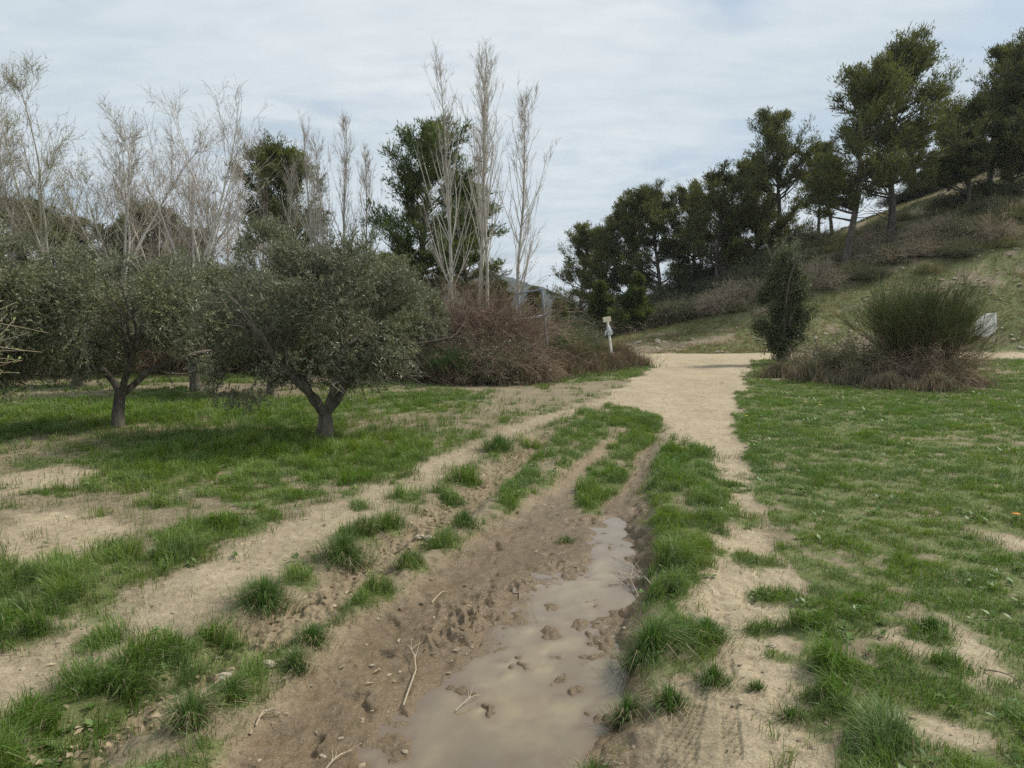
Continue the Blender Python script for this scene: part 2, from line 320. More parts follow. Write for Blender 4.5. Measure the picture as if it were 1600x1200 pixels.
sandF = full((1 - 0.65 * m_damp) * np.clip(np.maximum.reduce([m_sand * np.clip(0.86 + 0.30 * fbm(sx * 2.2, sy * 0.5, 1.0, 4, 145) + 0.2 * w2, 0, 1), m_path * (0.50 + 0.25 * w1), m_road * 1.0, m_bare * 0.8]), 0, 1)); wet[:nr] = np.clip(wet[:nr] + clod * 0.8 * m_mudw, 0, 1); mudF = full(np.clip(m_mud + m_ditch * 0.8, 0, 1) * (1 - 0.5 * m_mound))
roadF = full(m_road)
def samp(F, x, y):
    yy = np.clip(np.log(np.maximum(y + Y0, 1.76)), LY[0], LY[-1] - 1e-6); j = np.clip(np.searchsorted(LY, yy) - 1, 0, len(LY) - 2)
    fj = (yy - LY[j]) / (LY[j + 1] - LY[j]); xi = np.clip((x / (np.exp(yy)) + TM) / (2 * TM) * (TC - 1), 0, TC - 1.001); i = xi.astype(int); fi = xi - i
    return (F[j, i] * (1 - fi) + F[j, i + 1] * fi) * (1 - fj) + (F[j + 1, i] * (1 - fi) + F[j + 1, i + 1] * fi) * fj
def gz(x, y): return float(samp(GZ, np.array([x]), np.array([y]))[0])

def grid_faces(nr_, nc_, off=0):
    a = (np.arange(nr_ - 1)[:, None] * nc_ + np.arange(nc_ - 1)[None, :]).ravel() + off
    return np.stack([a, a + 1, a + nc_ + 1, a + nc_], 1)
V1 = np.stack([GX.ravel(), GY.ravel(), GZ.ravel()], 1); F1 = grid_faces(len(rows), TC)
C1 = np.stack([sandF.ravel(), mudF.ravel(), GdF.ravel(), wet.ravel()], 1)
gxs = np.arange(-120, 121, 1.5); gys = np.arange(-120, 121, 1.5); AX, AY = np.meshgrid(gxs, gys)
inside = (AY > 0.2) & (np.abs(AX) < TM * (AY + Y0) - 0.8)
AZ = 0.035 * fbm(AX, AY, 0.35, 3, 71) + hill(AX, AY) - np.where(inside, 1.5, 0.02)
V2 = np.stack([AX.ravel(), AY.ravel(), AZ.ravel()], 1); F2 = grid_faces(len(gys), len(gxs), len(V1))
C2 = np.tile(np.array([[0, 0, 0.8, 0]]), (len(V2), 1))
me = mesh('ground', np.concatenate([V1, V2]), np.concatenate([F1, F2]), np.concatenate([C1, C2]).astype(np.float32), True)
def ground_mat():
    m, t, o = newmat('soil'); L = t.links.new
    a = node(t, 'ShaderNodeAttribute', attribute_name='tint'); s = t.nodes.new('ShaderNodeSeparateColor'); L(a.outputs['Color'], s.inputs[0])
    g = t.nodes.new('ShaderNodeNewGeometry'); pos = g.outputs['Position']
    def nz(sc_, det=6, ro=0.6, vec=pos, dist=0.0):
        n = node(t, 'ShaderNodeTexNoise'); n.inputs['Scale'].default_value = sc_; n.inputs['Detail'].default_value = det; n.inputs['Roughness'].default_value = ro; n.inputs['Distortion'].default_value = dist
        L(vec, n.inputs['Vector']); return n.outputs[0]
    def rp(f, st):
        r = t.nodes.new('ShaderNodeValToRGB'); e = r.color_ramp.elements
        while len(e) < len(st): e.new(0.5)
        for i, (p, c) in enumerate(st): e[i].position = p; e[i].color = (*c, 1)
        L(f, r.inputs[0]); return r.outputs[0]
    def mx(f, a_, b_, bl='MIX'):
        n = t.nodes.new('ShaderNodeMix'); n.data_type = 'RGBA'; n.blend_type = bl
        (L(f, n.inputs[0]) if not isinstance(f, (int, float)) else setattr(n.inputs[0], 'default_value', f))
        for k, v in ((6, a_), (7, b_)): (L(v, n.inputs[k]) if not isinstance(v, tuple) else setattr(n.inputs[k], 'default_value', (*v, 1)))
        return n.outputs[2]
    n_a = nz(1.7, 8, 0.62); n_b = nz(14, 7, 0.68); n_c = nz(90, 4, 0.7)
    sand = mx(0.5, rp(n_a, [(0.3, (0.31, 0.248, 0.160)), (0.7, (0.46, 0.385, 0.265))]), rp(n_b, [(0.3, (0.22, 0.17, 0.105)), (0.72, (0.54, 0.46, 0.325))]))
    mud = mx(0.45, rp(n_a, [(0.3, (0.20, 0.155, 0.098)), (0.7, (0.31, 0.245, 0.16))]), rp(n_b, [(0.3, (0.13, 0.098, 0.060)), (0.7, (0.31, 0.245, 0.155))]))
    soil = mx(0.5, rp(n_a, [(0.35, (0.15, 0.125, 0.075)), (0.65, (0.27, 0.225, 0.15))]), rp(n_b, [(0.3, (0.10, 0.08, 0.05)), (0.7, (0.33, 0.27, 0.185))]))
    turf = mx(0.5, rp(n_b, [(0.3, (0.06, 0.09, 0.022)), (0.7, (0.18, 0.185, 0.075))]), rp(n_a, [(0.3, (0.08, 0.12, 0.03)), (0.7, (0.15, 0.17, 0.065))]))
    cspk = rp(n_c, [(0.3, (0.62, 0.62, 0.62)), (0.7, (1.28, 1.28, 1.28))])
    def mth(op, x, y):
        n = t.nodes.new('ShaderNodeMath'); n.operation = op
        for i, v in enumerate((x, y)): (L(v, n.inputs[i]) if not isinstance(v, (int, float)) else setattr(n.inputs[i], 'default_value', v))
        return n.outputs[0]
    gm = rp(mth('ADD', s.outputs[2], mth('MULTIPLY', mth('SUBTRACT', n_b, 0.5), 0.8)), [(0.25, (0, 0, 0)), (0.75, (0.9, 0.9, 0.9))])
    c = mx(s.outputs[0], soil, sand); c = mx(s.outputs[1], c, mud); c = mx(gm, c, turf)
    # pebbly pale flecks and stones on the bare ground
    vo = node(t, 'ShaderNodeTexVoronoi'); vo.inputs['Scale'].default_value = 26; L(pos, vo.inputs['Vector'])
    fl = rp(vo.outputs['Distance'], [(0.10, (1, 1, 1)), (0.17, (0, 0, 0))]); flm = mth('MULTIPLY', fl, rp(nz(6, 3), [(0.56, (0, 0, 0)), (0.62, (0.6, 0.6, 0.6))]))
    c = mx(mth('MULTIPLY', flm, mth('SUBTRACT', 1.0, s.outputs[2])), c, (0.52, 0.46, 0.37)); c = mx(1.0, c, cspk, 'MULTIPLY')
    wetf = mth('MULTIPLY', a.outputs['Alpha'], 0.8); c = mx(wetf, c, mx(1.0, c, (0.56, 0.50, 0.44), 'MULTIPLY'))
    p = t.nodes.new('ShaderNodeBsdfPrincipled'); L(c, p.inputs['Base Color'])
    L(rp(mth('ADD', a.outputs['Alpha'], mth('MULTIPLY', n_b, 0.3)), [(0.25, (0.95,) * 3), (1.0, (0.30,) * 3)]), p.inputs['Roughness'])
    p.inputs['Specular IOR Level'].default_value = 0.3
    b = node(t, 'ShaderNodeBump'); b.inputs['Strength'].default_value = 0.7; b.inputs['Distance'].default_value = 0.022; L(mth('ADD', n_b, mth('MULTIPLY', n_c, 0.35)), b.inputs['Height']); L(b.outputs[0], p.inputs['Normal'])
    L(p.outputs[0], o.inputs[0]); return m
tag(link('ground', me, mat=ground_mat()), kind='structure')

# puddle sheet
k0 = rows < 9.0; wr = int(k0.sum()); step = 4
sub = np.ix_(np.arange(0, wr, step), np.arange(0, TC, step))
PX, PY = GX[sub], GY[sub]; ps = pud_sd[sub]; dep = (ZW - GZ[sub])
Vw = np.stack([PX.ravel(), PY.ravel(), np.full(PX.size, ZW)], 1); Fw = grid_faces(*PX.shape); keep = (ps.ravel()[Fw] < 0.10).all(1); Fw = Fw[keep]
used, inv = np.unique(Fw, return_inverse=True); Vw = Vw[used]; Fw = inv.reshape(-1, 4)
dcol = np.clip(dep.ravel()[used] / 0.035, 0, 1)
me = mesh('puddle', Vw, Fw, np.stack([dcol] * 3, 1).astype(np.float32), True)
m, t, o = newmat('muddy_water'); L = t.links.new
a = node(t, 'ShaderNodeAttribute', attribute_name='tint'); g = t.nodes.new('ShaderNodeNewGeometry')
n1 = node(t, 'ShaderNodeTexNoise'); n1.inputs['Scale'].default_value = 2.2; n1.inputs['Detail'].default_value = 5; n1.inputs['Distortion'].default_value = 0.4; L(g.outputs['Position'], n1.inputs['Vector'])
r = t.nodes.new('ShaderNodeValToRGB'); r.color_ramp.elements[0].position = 0.35; r.color_ramp.elements[1].position = 0.65
r.color_ramp.elements[0].color = (0.142, 0.122, 0.086, 1); r.color_ramp.elements[1].color = (0.28, 0.228, 0.138, 1); L(n1.outputs[0], r.inputs[0])
mxn = t.nodes.new('ShaderNodeMix'); mxn.data_type = 'RGBA'; L(a.outputs['Fac'], mxn.inputs[0]); mxn.inputs[6].default_value = (0.14, 0.10, 0.068, 1); L(r.outputs[0], mxn.inputs[7])
p = t.nodes.new('ShaderNodeBsdfPrincipled'); p.inputs['Roughness'].default_value = 0.015; p.inputs['IOR'].default_value = 1.5; L(mxn.outputs[2], p.inputs['Base Color'])
n2 = node(t, 'ShaderNodeTexNoise'); n2.inputs['Scale'].default_value = 7; n2.inputs['Detail'].default_value = 3; L(g.outputs['Position'], n2.inputs['Vector'])
b = node(t, 'ShaderNodeBump'); b.inputs['Strength'].default_value = 0.06; b.inputs['Distance'].default_value = 0.01; L(n2.outputs[0], b.inputs['Height']); L(b.outputs[0], p.inputs['Normal'])
L(p.outputs[0], o.inputs[0]); tag(link('puddle', me, mat=m), kind='structure')

# far hill beyond the valley
hx = np.linspace(-520, 420, 160); hy = np.linspace(560, 900, 60); HX, HY = np.meshgrid(hx, hy)
prof = 46 * np.exp(-((HX - (-40)) / 120) ** 2) + 60 * np.exp(-((HX + 330) / 150) ** 2)
HZ = prof * np.sin(np.clip((HY - 560) / 340, 0, 1) * math.pi) ** 0.8 + 5 * fbm(HX, HY, 0.02, 4, 180) + 2.5 * fbm(HX, HY, 0.1, 4, 181) - 4
mh, t, o = newmat('distant_wood'); L = t.links.new; p = t.nodes.new('ShaderNodeBsdfPrincipled'); p.inputs['Roughness'].default_value = 1
g = t.nodes.new('ShaderNodeNewGeometry'); n1 = node(t, 'ShaderNodeTexNoise'); n1.inputs['Scale'].default_value = 0.06; n1.inputs['Detail'].default_value = 8; L(g.outputs['Position'], n1.inputs['Vector'])
r = t.nodes.new('ShaderNodeValToRGB'); r.color_ramp.elements[0].position = 0.4; r.color_ramp.elements[1].position = 0.65
r.color_ramp.elements[0].color = (0.018, 0.030, 0.026, 1); r.color_ramp.elements[1].color = (0.055, 0.065, 0.055, 1); L(n1.outputs[0], r.inputs[0]); L(r.outputs[0], p.inputs['Base Color']); L(p.outputs[0], o.inputs[0])
tag(link('far_hill', mesh('far_hill', np.stack([HX.ravel(), HY.ravel(), HZ.ravel()], 1), grid_faces(60, 160), None, True), mat=mh), kind='structure')

# ------------------------------------------------------------------ grass blades
def blades(B, h, w, az, lean, col, rng, droop=0.35):
    n = len(B); up = np.array([0, 0, 1.0]); D = np.stack([np.cos(az), np.sin(az), np.zeros(n)], 1)
    wa = az + np.pi / 2 + rng.normal(0, 0.7, n); Wd = np.stack([np.cos(wa), np.sin(wa), np.zeros(n)], 1) * (w * 0.5)[:, None]
    mid = B + up * (h * 0.6)[:, None] + D * (h * lean * 0.35)[:, None]
    tip = B + up * (h * (1 - droop * lean))[:, None] + D * (h * lean)[:, None]
    V = np.stack([B - Wd, B + Wd, mid - Wd * 0.8, mid + Wd * 0.8, tip], 1).reshape(-1, 3)
    o_ = (np.arange(n) * 5)[:, None]; F = np.concatenate([o_ + [0, 1, 3], o_ + [0, 3, 2], o_ + [2, 3, 4]], 0)
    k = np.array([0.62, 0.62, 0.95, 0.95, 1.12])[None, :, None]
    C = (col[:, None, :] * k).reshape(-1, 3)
    return V.astype(np.float32), F, C.astype(np.float32)
def field(fn, lo, hi, rng, tmax=1.12):
    rr = np.where((rows - Y0 >= lo) & (rows - Y0 < hi))[0][:-1]; cc = np.where(np.abs(ts) < tmax)[0][:-1]
    A = ((rows[rr + 1] - rows[rr])[:, None] * (ts[1] - ts[0]) * rows[rr][:, None]) * np.ones((1, len(cc)))
    sub = np.ix_(rr, cc); lam = fn(GX[sub], GY[sub], sub) * A; k = rng.poisson(np.clip(lam, 0, 50)); idx = np.repeat(np.arange(k.size), k.ravel())
    ri = rr[idx // len(cc)]; ci = cc[idx % len(cc)]; n = len(ri)
    yy = rows[ri] + (rows[ri + 1] - rows[ri]) * rng.random(n); tt = ts[ci] + (ts[1] - ts[0]) * rng.random(n)
    return tt * yy, yy - Y0
rg_ = R(3)
def dens(D): return 24000 / (1 + (D / 4.0) ** 1.8)
def lam(x, y, sub):
    D = np.hypot(x, y); g_ = GdF[sub]; cn = ss(fbm(x, y, 7.5, 2, 200) + 0.4 * fbm(x, y, 18, 2, 201), -0.75, 0.35)
    return np.maximum(dens(D), 45) * g_ * (0.15 + 1.0 * cn)
bx, by = field(lam, 1.0, 60, rg_)
Dd = np.hypot(bx, by); keep = (by < 31) | (rg_.random(len(bx)) < 0.9); bx, by, Dd = bx[keep], by[keep], Dd[keep]; n = len(bx)
print('blades', n)
bz = samp(GZ, bx, by); hh = samp(HhF, bx, by); cn = fbm(bx, by, 7.5, 2, 200); gdv = samp(GdF, bx, by)
h = hh * (0.75 + 0.75 * ss(cn, -0.5, 0.8)) * rg_.uniform(0.55, 1.35, n) * (1 + 0.12 * np.minimum(Dd, 15) / 15)
wd = 0.0018 * np.sqrt(24000 / np.maximum(dens(Dd), 45)) * rg_.uniform(0.7, 1.4, n) * (1 + (hh > 0.1) * 0.2)
az = fbm(bx, by, 1.6, 2, 210) * 3.0 + fbm(bx, by, 6, 2, 211) * 3.0 + rg_.normal(0, 0.9, n)
lean = np.clip(rg_.normal(0.55, 0.3, n), 0.05, 1.3)
hue = fbm(bx, by, 0.9, 3, 220); hue2 = fbm(bx, by, 4.0, 2, 221)
cA = np.array([0.120, 0.220, 0.034]); cB = np.array([0.215, 0.290, 0.055]); cC = np.array([0.140, 0.215, 0.070])
col = cA + (cB - cA) * np.clip(0.35 + 0.5 * hue + rg_.normal(0, 0.18, n), 0, 1)[:, None]; col = col + (cC - col) * np.clip(0.2 + 0.7 * hue2 + rg_.normal(0, .2, n), 0, 0.85)[:, None]
dry = rg_.random(n) < (0.07 + 0.25 * (gdv < 0.4) + 0.36 * (by > 31) + 0.10 * (by > 14)); col[dry] = np.array([0.36, 0.30, 0.18]) * rg_.uniform(0.6, 1.1, (int(dry.sum()), 1))
hl = by > 31; ls = np.exp(-(((bx + 2.6) / 2.8) ** 2 + ((by - 8.0) / 1.5) ** 2)) + np.exp(-(((bx + 6.5) / 5) ** 2 + ((by - 11.8) / 1.8) ** 2)); col = col * (1 + ls[:, None] * np.array([0.16, 0.14, 0.0])); col[hl] = col[hl] * np.array([1.25, 0.94, 1.15]); h[hl] *= rg_.uniform(0.5, 1.1, int(hl.sum()))
lean[dry] *= 1.5; h[dry] *= 0.8
col *= rg_.uniform(0.7, 1.2, (n, 1))
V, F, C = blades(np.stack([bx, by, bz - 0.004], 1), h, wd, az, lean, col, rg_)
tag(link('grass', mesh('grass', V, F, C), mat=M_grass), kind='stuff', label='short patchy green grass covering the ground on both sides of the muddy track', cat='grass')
# broad-leaved weeds between the grass
def lamw(x, y, sub): return 210 / (1 + (np.hypot(x, y) / 4) ** 1.7) * GdF[sub] * ss(fbm(x, y, 2.2, 3, 230), 0.0, 0.5)
wx, wy = field(lamw, 1.0, 16, rg_); n = len(wx); D = np.hypot(wx, wy); k = 5; wx = np.repeat(wx, k); wy = np.repeat(wy, k); n = len(wx)
wz = samp(GZ, wx, wy) + 0.015; az = rg_.uniform(0, 6.28, n); ln = rg_.uniform(0.02, 0.045, n) * (1 + np.repeat(D, k) * 0.06); up = rg_.uniform(0.1, 0.9, n)
d = np.stack([np.cos(az), np.sin(az), up], 1); d = nrm(d); s_ = np.stack([-np.sin(az), np.cos(az), np.zeros(n)], 1) * (ln * 0.27)[:, None]; B = np.stack([wx, wy, wz], 1)
V = np.stack([B, B + d * (ln * 0.55)[:, None] - s_, B + d * ln[:, None] + np.array([0, 0, -0.004]), B + d * (ln * 0.55)[:, None] + s_], 1).reshape(-1, 3)
F = (np.arange(n) * 4)[:, None] + np.arange(4)[None]; c = np.array([0.10, 0.17, 0.04]) * rg_.uniform(0.7, 1.5, (n, 1)); C = np.repeat(c, 4, 0)
tag(link('clover', mesh('clover', V, F, C), mat=M_grass), kind='stuff', label='low broad-leaved weeds and clover growing among the grass', cat='weeds')
# dead leaves and straw in the ditch and on the mud
def laml(x, y, sub):
    q = np.zeros(x.shape); i = sub[0].ravel(); j = sub[1].ravel(); dm = full(m_ditch)[sub]; rt = full(m_ruts * 0.7 + m_mud * 0.16 * (w1 > 0) + left_side * 0.05 + m_sand * 0.06)[sub]
    return (dm * 700 + rt * 220) * (0.3 + ss(fbm(x, y, 5, 2, 240), -0.2, 0.6)) / (1 + (np.hypot(x, y) / 9) ** 2)
lx, ly = field(laml, 1.0, 12, rg_); n = len(lx); kp = samp(GZ, lx, ly) > ZW + 0.004; lx, ly = lx[kp], ly[kp]; n = len(lx)
lz = samp(GZ, lx, ly) + 0.008; az = rg_.uniform(0, 6.28, n); ln = rg_.uniform(0.015, 0.05, n); wdt = ln * rg_.uniform(0.2, 0.7, n)
d = np.stack([np.cos(az), np.sin(az), rg_.normal(0, 0.25, n)], 1); s_ = np.stack([-np.sin(az), np.cos(az), rg_.normal(0, 0.4, n)], 1) * (wdt * 0.5)[:, None]; B = np.stack([lx, ly, lz], 1)
V = np.stack([B - d * (ln / 2)[:, None], B - s_ + [0, 0, 0.004], B + d * (ln / 2)[:, None], B + s_], 1).reshape(-1, 3); F = (np.arange(n) * 4)[:, None] + np.arange(4)[None]
c = np.array([0.40, 0.32, 0.22]) * rg_.uniform(0.4, 1.35, (n, 1)); tag(link('leaf_litter', mesh('leaf_litter', V, F, np.repeat(c, 4, 0)), mat=M_dry), kind='stuff', label='pale dead leaves and straw lying in the ditch beside the mud', cat='leaf litter')

# ------------------------------------------------------------------ stones
def rock_mesh(name, seed, sub=2):
    import bmesh
    bm = bmesh.new(); bmesh.ops.create_icosphere(bm, subdivisions=sub, radius=1.0)
    P = np.array([v.co[:] for v in bm.verts]); nn = 1 + 0.9 * (vn3(P * 1.3 + seed * 7.1, seed) - 0.5) + 0.35 * (vn3(P * 3.1 + seed, seed + 5) - 0.5); P = P * nn[:, None] * np.array([1.2, 0.95, 0.62])
    for v, q in zip(bm.verts, P): v.co = q
    me = bpy.data.meshes.new(name); bm.to_mesh(me); bm.free(); return me
M_stone = plainmat('limestone', (0.46, 0.40, 0.31), 0.95, 0, (0.26, 0.22, 0.16), 9, 0.4, 0.65)
rocks = [rock_mesh('rock', s) for s in range(4)]
for r_ in rocks: r_.materials.append(M_stone)
M_pebble = plainmat('brown_pebble', (0.34, 0.28, 0.20), 0.95, 0, (0.20, 0.16, 0.11), 30)
def rocks_stuff(name, x, y, s, label, mat=None):
    ms = []; rr = R(50); Vs, Fs, o_ = [], [], 0
    base_ = []
    for r_ in rocks[:2]:
        v = np.empty(len(r_.vertices) * 3); r_.vertices.foreach_get('co', v); f = np.array([list(p_.vertices) for p_ in r_.polygons]); base_.append((v.reshape(-1, 3), f))
    z = samp(GZ, x, y); k = rr.integers(0, 2, len(x)); a_ = rr.uniform(0, 6.28, len(x))
    for i in range(len(x)):
        v, f = base_[k[i]]; c_, s2 = math.cos(a_[i]), math.sin(a_[i]); q = np.stack([v[:, 0] * c_ - v[:, 1] * s2, v[:, 0] * s2 + v[:, 1] * c_, v[:, 2]], 1) * s[i] + [x[i], y[i], z[i] + s[i] * 0.15]
        Vs.append(q); Fs.append(f + o_); o_ += len(v)
    tag(link(name, mesh(name, np.concatenate(Vs), np.concatenate(Fs)), mat=mat or M_stone), kind='stuff', label=label, cat='stones')
rr = R(51); n = 2600
X = rr.uniform(3, 44, n); Yv = 31.4 + np.abs(rr.normal(0, 6.5, n)); S = 0.022 + 0.10 * rr.random(n) ** 4; cl_ = fbm(X, Yv, 0.3, 3, 250) > -0.1; rocks_stuff('slope_rubble', X[cl_], Yv[cl_], S[cl_], 'small pale limestone rubble scattered over the grassy slope')
n = 5200; qy = 1.8 + 20 * rr.random(n) ** 2.2; qx = rr.uniform(-0.8, 0.6, n) * (qy + 1); sel = (samp(np.maximum(sandF, mudF), qx, qy) > 0.4) & (samp(GZ, qx, qy) > ZW + 0.004); rocks_stuff('pebbles', qx[sel], qy[sel], 0.0025 + 0.010 * rr.random(int(sel.sum())) ** 3, 'small pebbles scattered on the bare track', M_pebble)
for i in range(46):
    x = rr.uniform(5, 42); y = 31.6 + abs(rr.normal(0, 5.0)) + (x > 20) * rr.uniform(0, 3); s = rr.uniform(0.07, 0.16)
    if i < 12: y = rr.uniform(31.2, 32.0); x = rr.uniform(6, 27)
    o = link('rock', rocks[i % 4]); o.location = (x, y, gz(x, y) + s * 0.2); o.scale = (s, s, s); o.rotation_euler = (rr.uniform(-.3, .3), 0, rr.uniform(0, 6.28))
    tag(o, 'pale limestone rock lying in the thin grass of the slope beyond the road', 'rock', 'pale rocks on the slope')
for (px, py, s, lab) in ((420, 1050, 0.028, 'pale angular stone in the ditch left of the two small grass tufts'), (655, 835, 0.035, 'pair of rounded tan stones in the ditch, left one'), (672, 836, 0.035, 'pair of rounded tan stones in the ditch, right one'), (1206, 1016, 0.018, 'small grey stone on the dry sandy strip right of the puddle'),
                         (350, 1052, 0.03, 'pale stone stuck in the earth bank of the ditch'), (165, 1068, 0.03, 'whitish stone beside the bushy grass of the bank')):
    q = gnd(px, py, -0.04); o = link('stone', rocks[int(px) % 4]); o.location = (q[0], q[1], gz(*q) + s * 0.3); o.scale = (s, s, s); tag(o, lab, 'stone')

# ------------------------------------------------------------------ plant machinery
def grow(S, D, L, r0, r1, K, wob_, trop, rng):
    n = len(S); P = [S]; d = nrm(D)
    for k in range(K - 1):
        d = nrm(d + rng.normal(0, wob_, (n, 3)) + np.array([0, 0, trop])); P.append(P[-1] + d * (L / (K - 1))[:, None])
    P = np.stack(P, 1); tt = np.linspace(0, 1, K)[None]; Rr = r0[:, None] * (1 - tt) + r1[:, None] * tt
    return P, Rr
def spawn(P, Rr, n, t0, t1, ang, angv, rng, pw=1.0, idx=None):
    N_, K = Rr.shape; i = rng.integers(0, N_, n) if idx is None else idx; t = t0 + (t1 - t0) * rng.random(n) ** pw; f = t * (K - 1.001); j = f.astype(int); q = (f - j)[:, None]
    S = P[i, j] * (1 - q) + P[i, j + 1] * q; T = nrm(P[i, j + 1] - P[i, j]); rad = Rr[i, j]
    rv = rng.normal(0, 1, (n, 3)); pr = nrm(rv - T * (rv * T).sum(1, keepdims=True)); a_ = ang + rng.normal(0, angv, n)
    return S, nrm(T * np.cos(a_)[:, None] + pr * np.sin(a_)[:, None]), rad, t, i
def tubes(P, Rr, sides=3):
    n, K, _ = P.shape; T = np.empty_like(P); T[:, 1:-1] = P[:, 2:] - P[:, :-2]; T[:, 0] = P[:, 1] - P[:, 0]; T[:, -1] = P[:, -1] - P[:, -2]; T = nrm(T)
    ref = np.where(np.abs(T[:, :, 2:3]) > 0.9, np.array([1.0, 0, 0]), np.array([0, 0, 1.0])); A = nrm(np.cross(T, ref)); B = np.cross(T, A)
    if sides > 4:   # steady frame for thick limbs
        A = nrm(np.array([1.0, 0, 0]) - T * T[:, :, 0:1]); B = np.cross(T, A)
    an = np.arange(sides) * 2 * math.pi / sides; V = P[:, :, None] + Rr[:, :, None, None] * (np.cos(an)[None, None, :, None] * A[:, :, None] + np.sin(an)[None, None, :, None] * B[:, :, None])
    b = (np.arange(n) * K * sides)[:, None, None]; k = (np.arange(K - 1) * sides)[None, :, None]; s = np.arange(sides)[None, None]; s2 = (s + 1) % sides
    F = np.stack([b + k + s, b + k + s2, b + k + sides + s2, b + k + sides + s], -1).reshape(-1, 4)
    return V.reshape(-1, 3), F
class Bag:
    def __init__(s): s.V = []; s.F = []; s.C = []; s.n = 0
    def add(s, V, F, col=None):
        s.V.append(V); s.F.append(F + s.n); s.n += len(V)
        if col is not None:
            c = np.asarray(col, float); s.C.append(np.tile(c, (len(V), 1)) if c.ndim == 1 else c)
    def tube(s, P, Rr, sides=3, col=None):
        V, F = tubes(P, Rr, sides)
        if col is not None:
            c = np.asarray(col, float)
            if c.ndim == 2: c = np.repeat(c, P.shape[1] * sides, 0)
        else: c = None
        s.add(V, F, c)
    def make(s, name, mat, parent=None, smooth=False):
        me = mesh(name, np.concatenate(s.V), np.concatenate(s.F), np.concatenate(s.C) if s.C else None, smooth)
        return link(name, me, parent, mat)
def leafquads(B, D, ln, wd, rng, roll=None):
    n = len(B); D = nrm(D); rv = rng.normal(0, 1, (n, 3)); S = nrm(np.cross(D, rv)) * (wd * 0.5)[:, None]
    V = np.stack([B, B + D * (ln * 0.5)[:, None] - S, B + D * ln[:, None], B + D * (ln * 0.5)[:, None] + S], 1).reshape(-1, 3)
    F = (np.arange(n) * 4)[:, None] + np.arange(4)[None]; return V, F
def crown_pts(n, lobes, seed, gap=0.42, shell=0.55, gs=2.2, cut=None):
    rng = R(seed); lobes = np.array(lobes, float); vol = lobes[:, 3] * lobes[:, 4] * lobes[:, 5]; pk = rng.choice(len(lobes), n * 3, p=vol / vol.sum()); d = nrm(rng.normal(0, 1, (n * 3, 3)))
    r_ = (shell + (1 - shell) * rng.random(n * 3)) ** 0.8 * (0.86 + 0.34 * (vn3(d * 2.3 + pk[:, None] * 5.0, seed)))
    p = lobes[pk, :3] + d * r_[:, None] * lobes[pk, 3:6]; g_ = vn3(p * gs + seed, seed + 3)
    k = g_ > gap * (1 if True else 0); p, d, g_ = p[k][:n], d[k][:n], g_[k][:n]; return p, d, g_

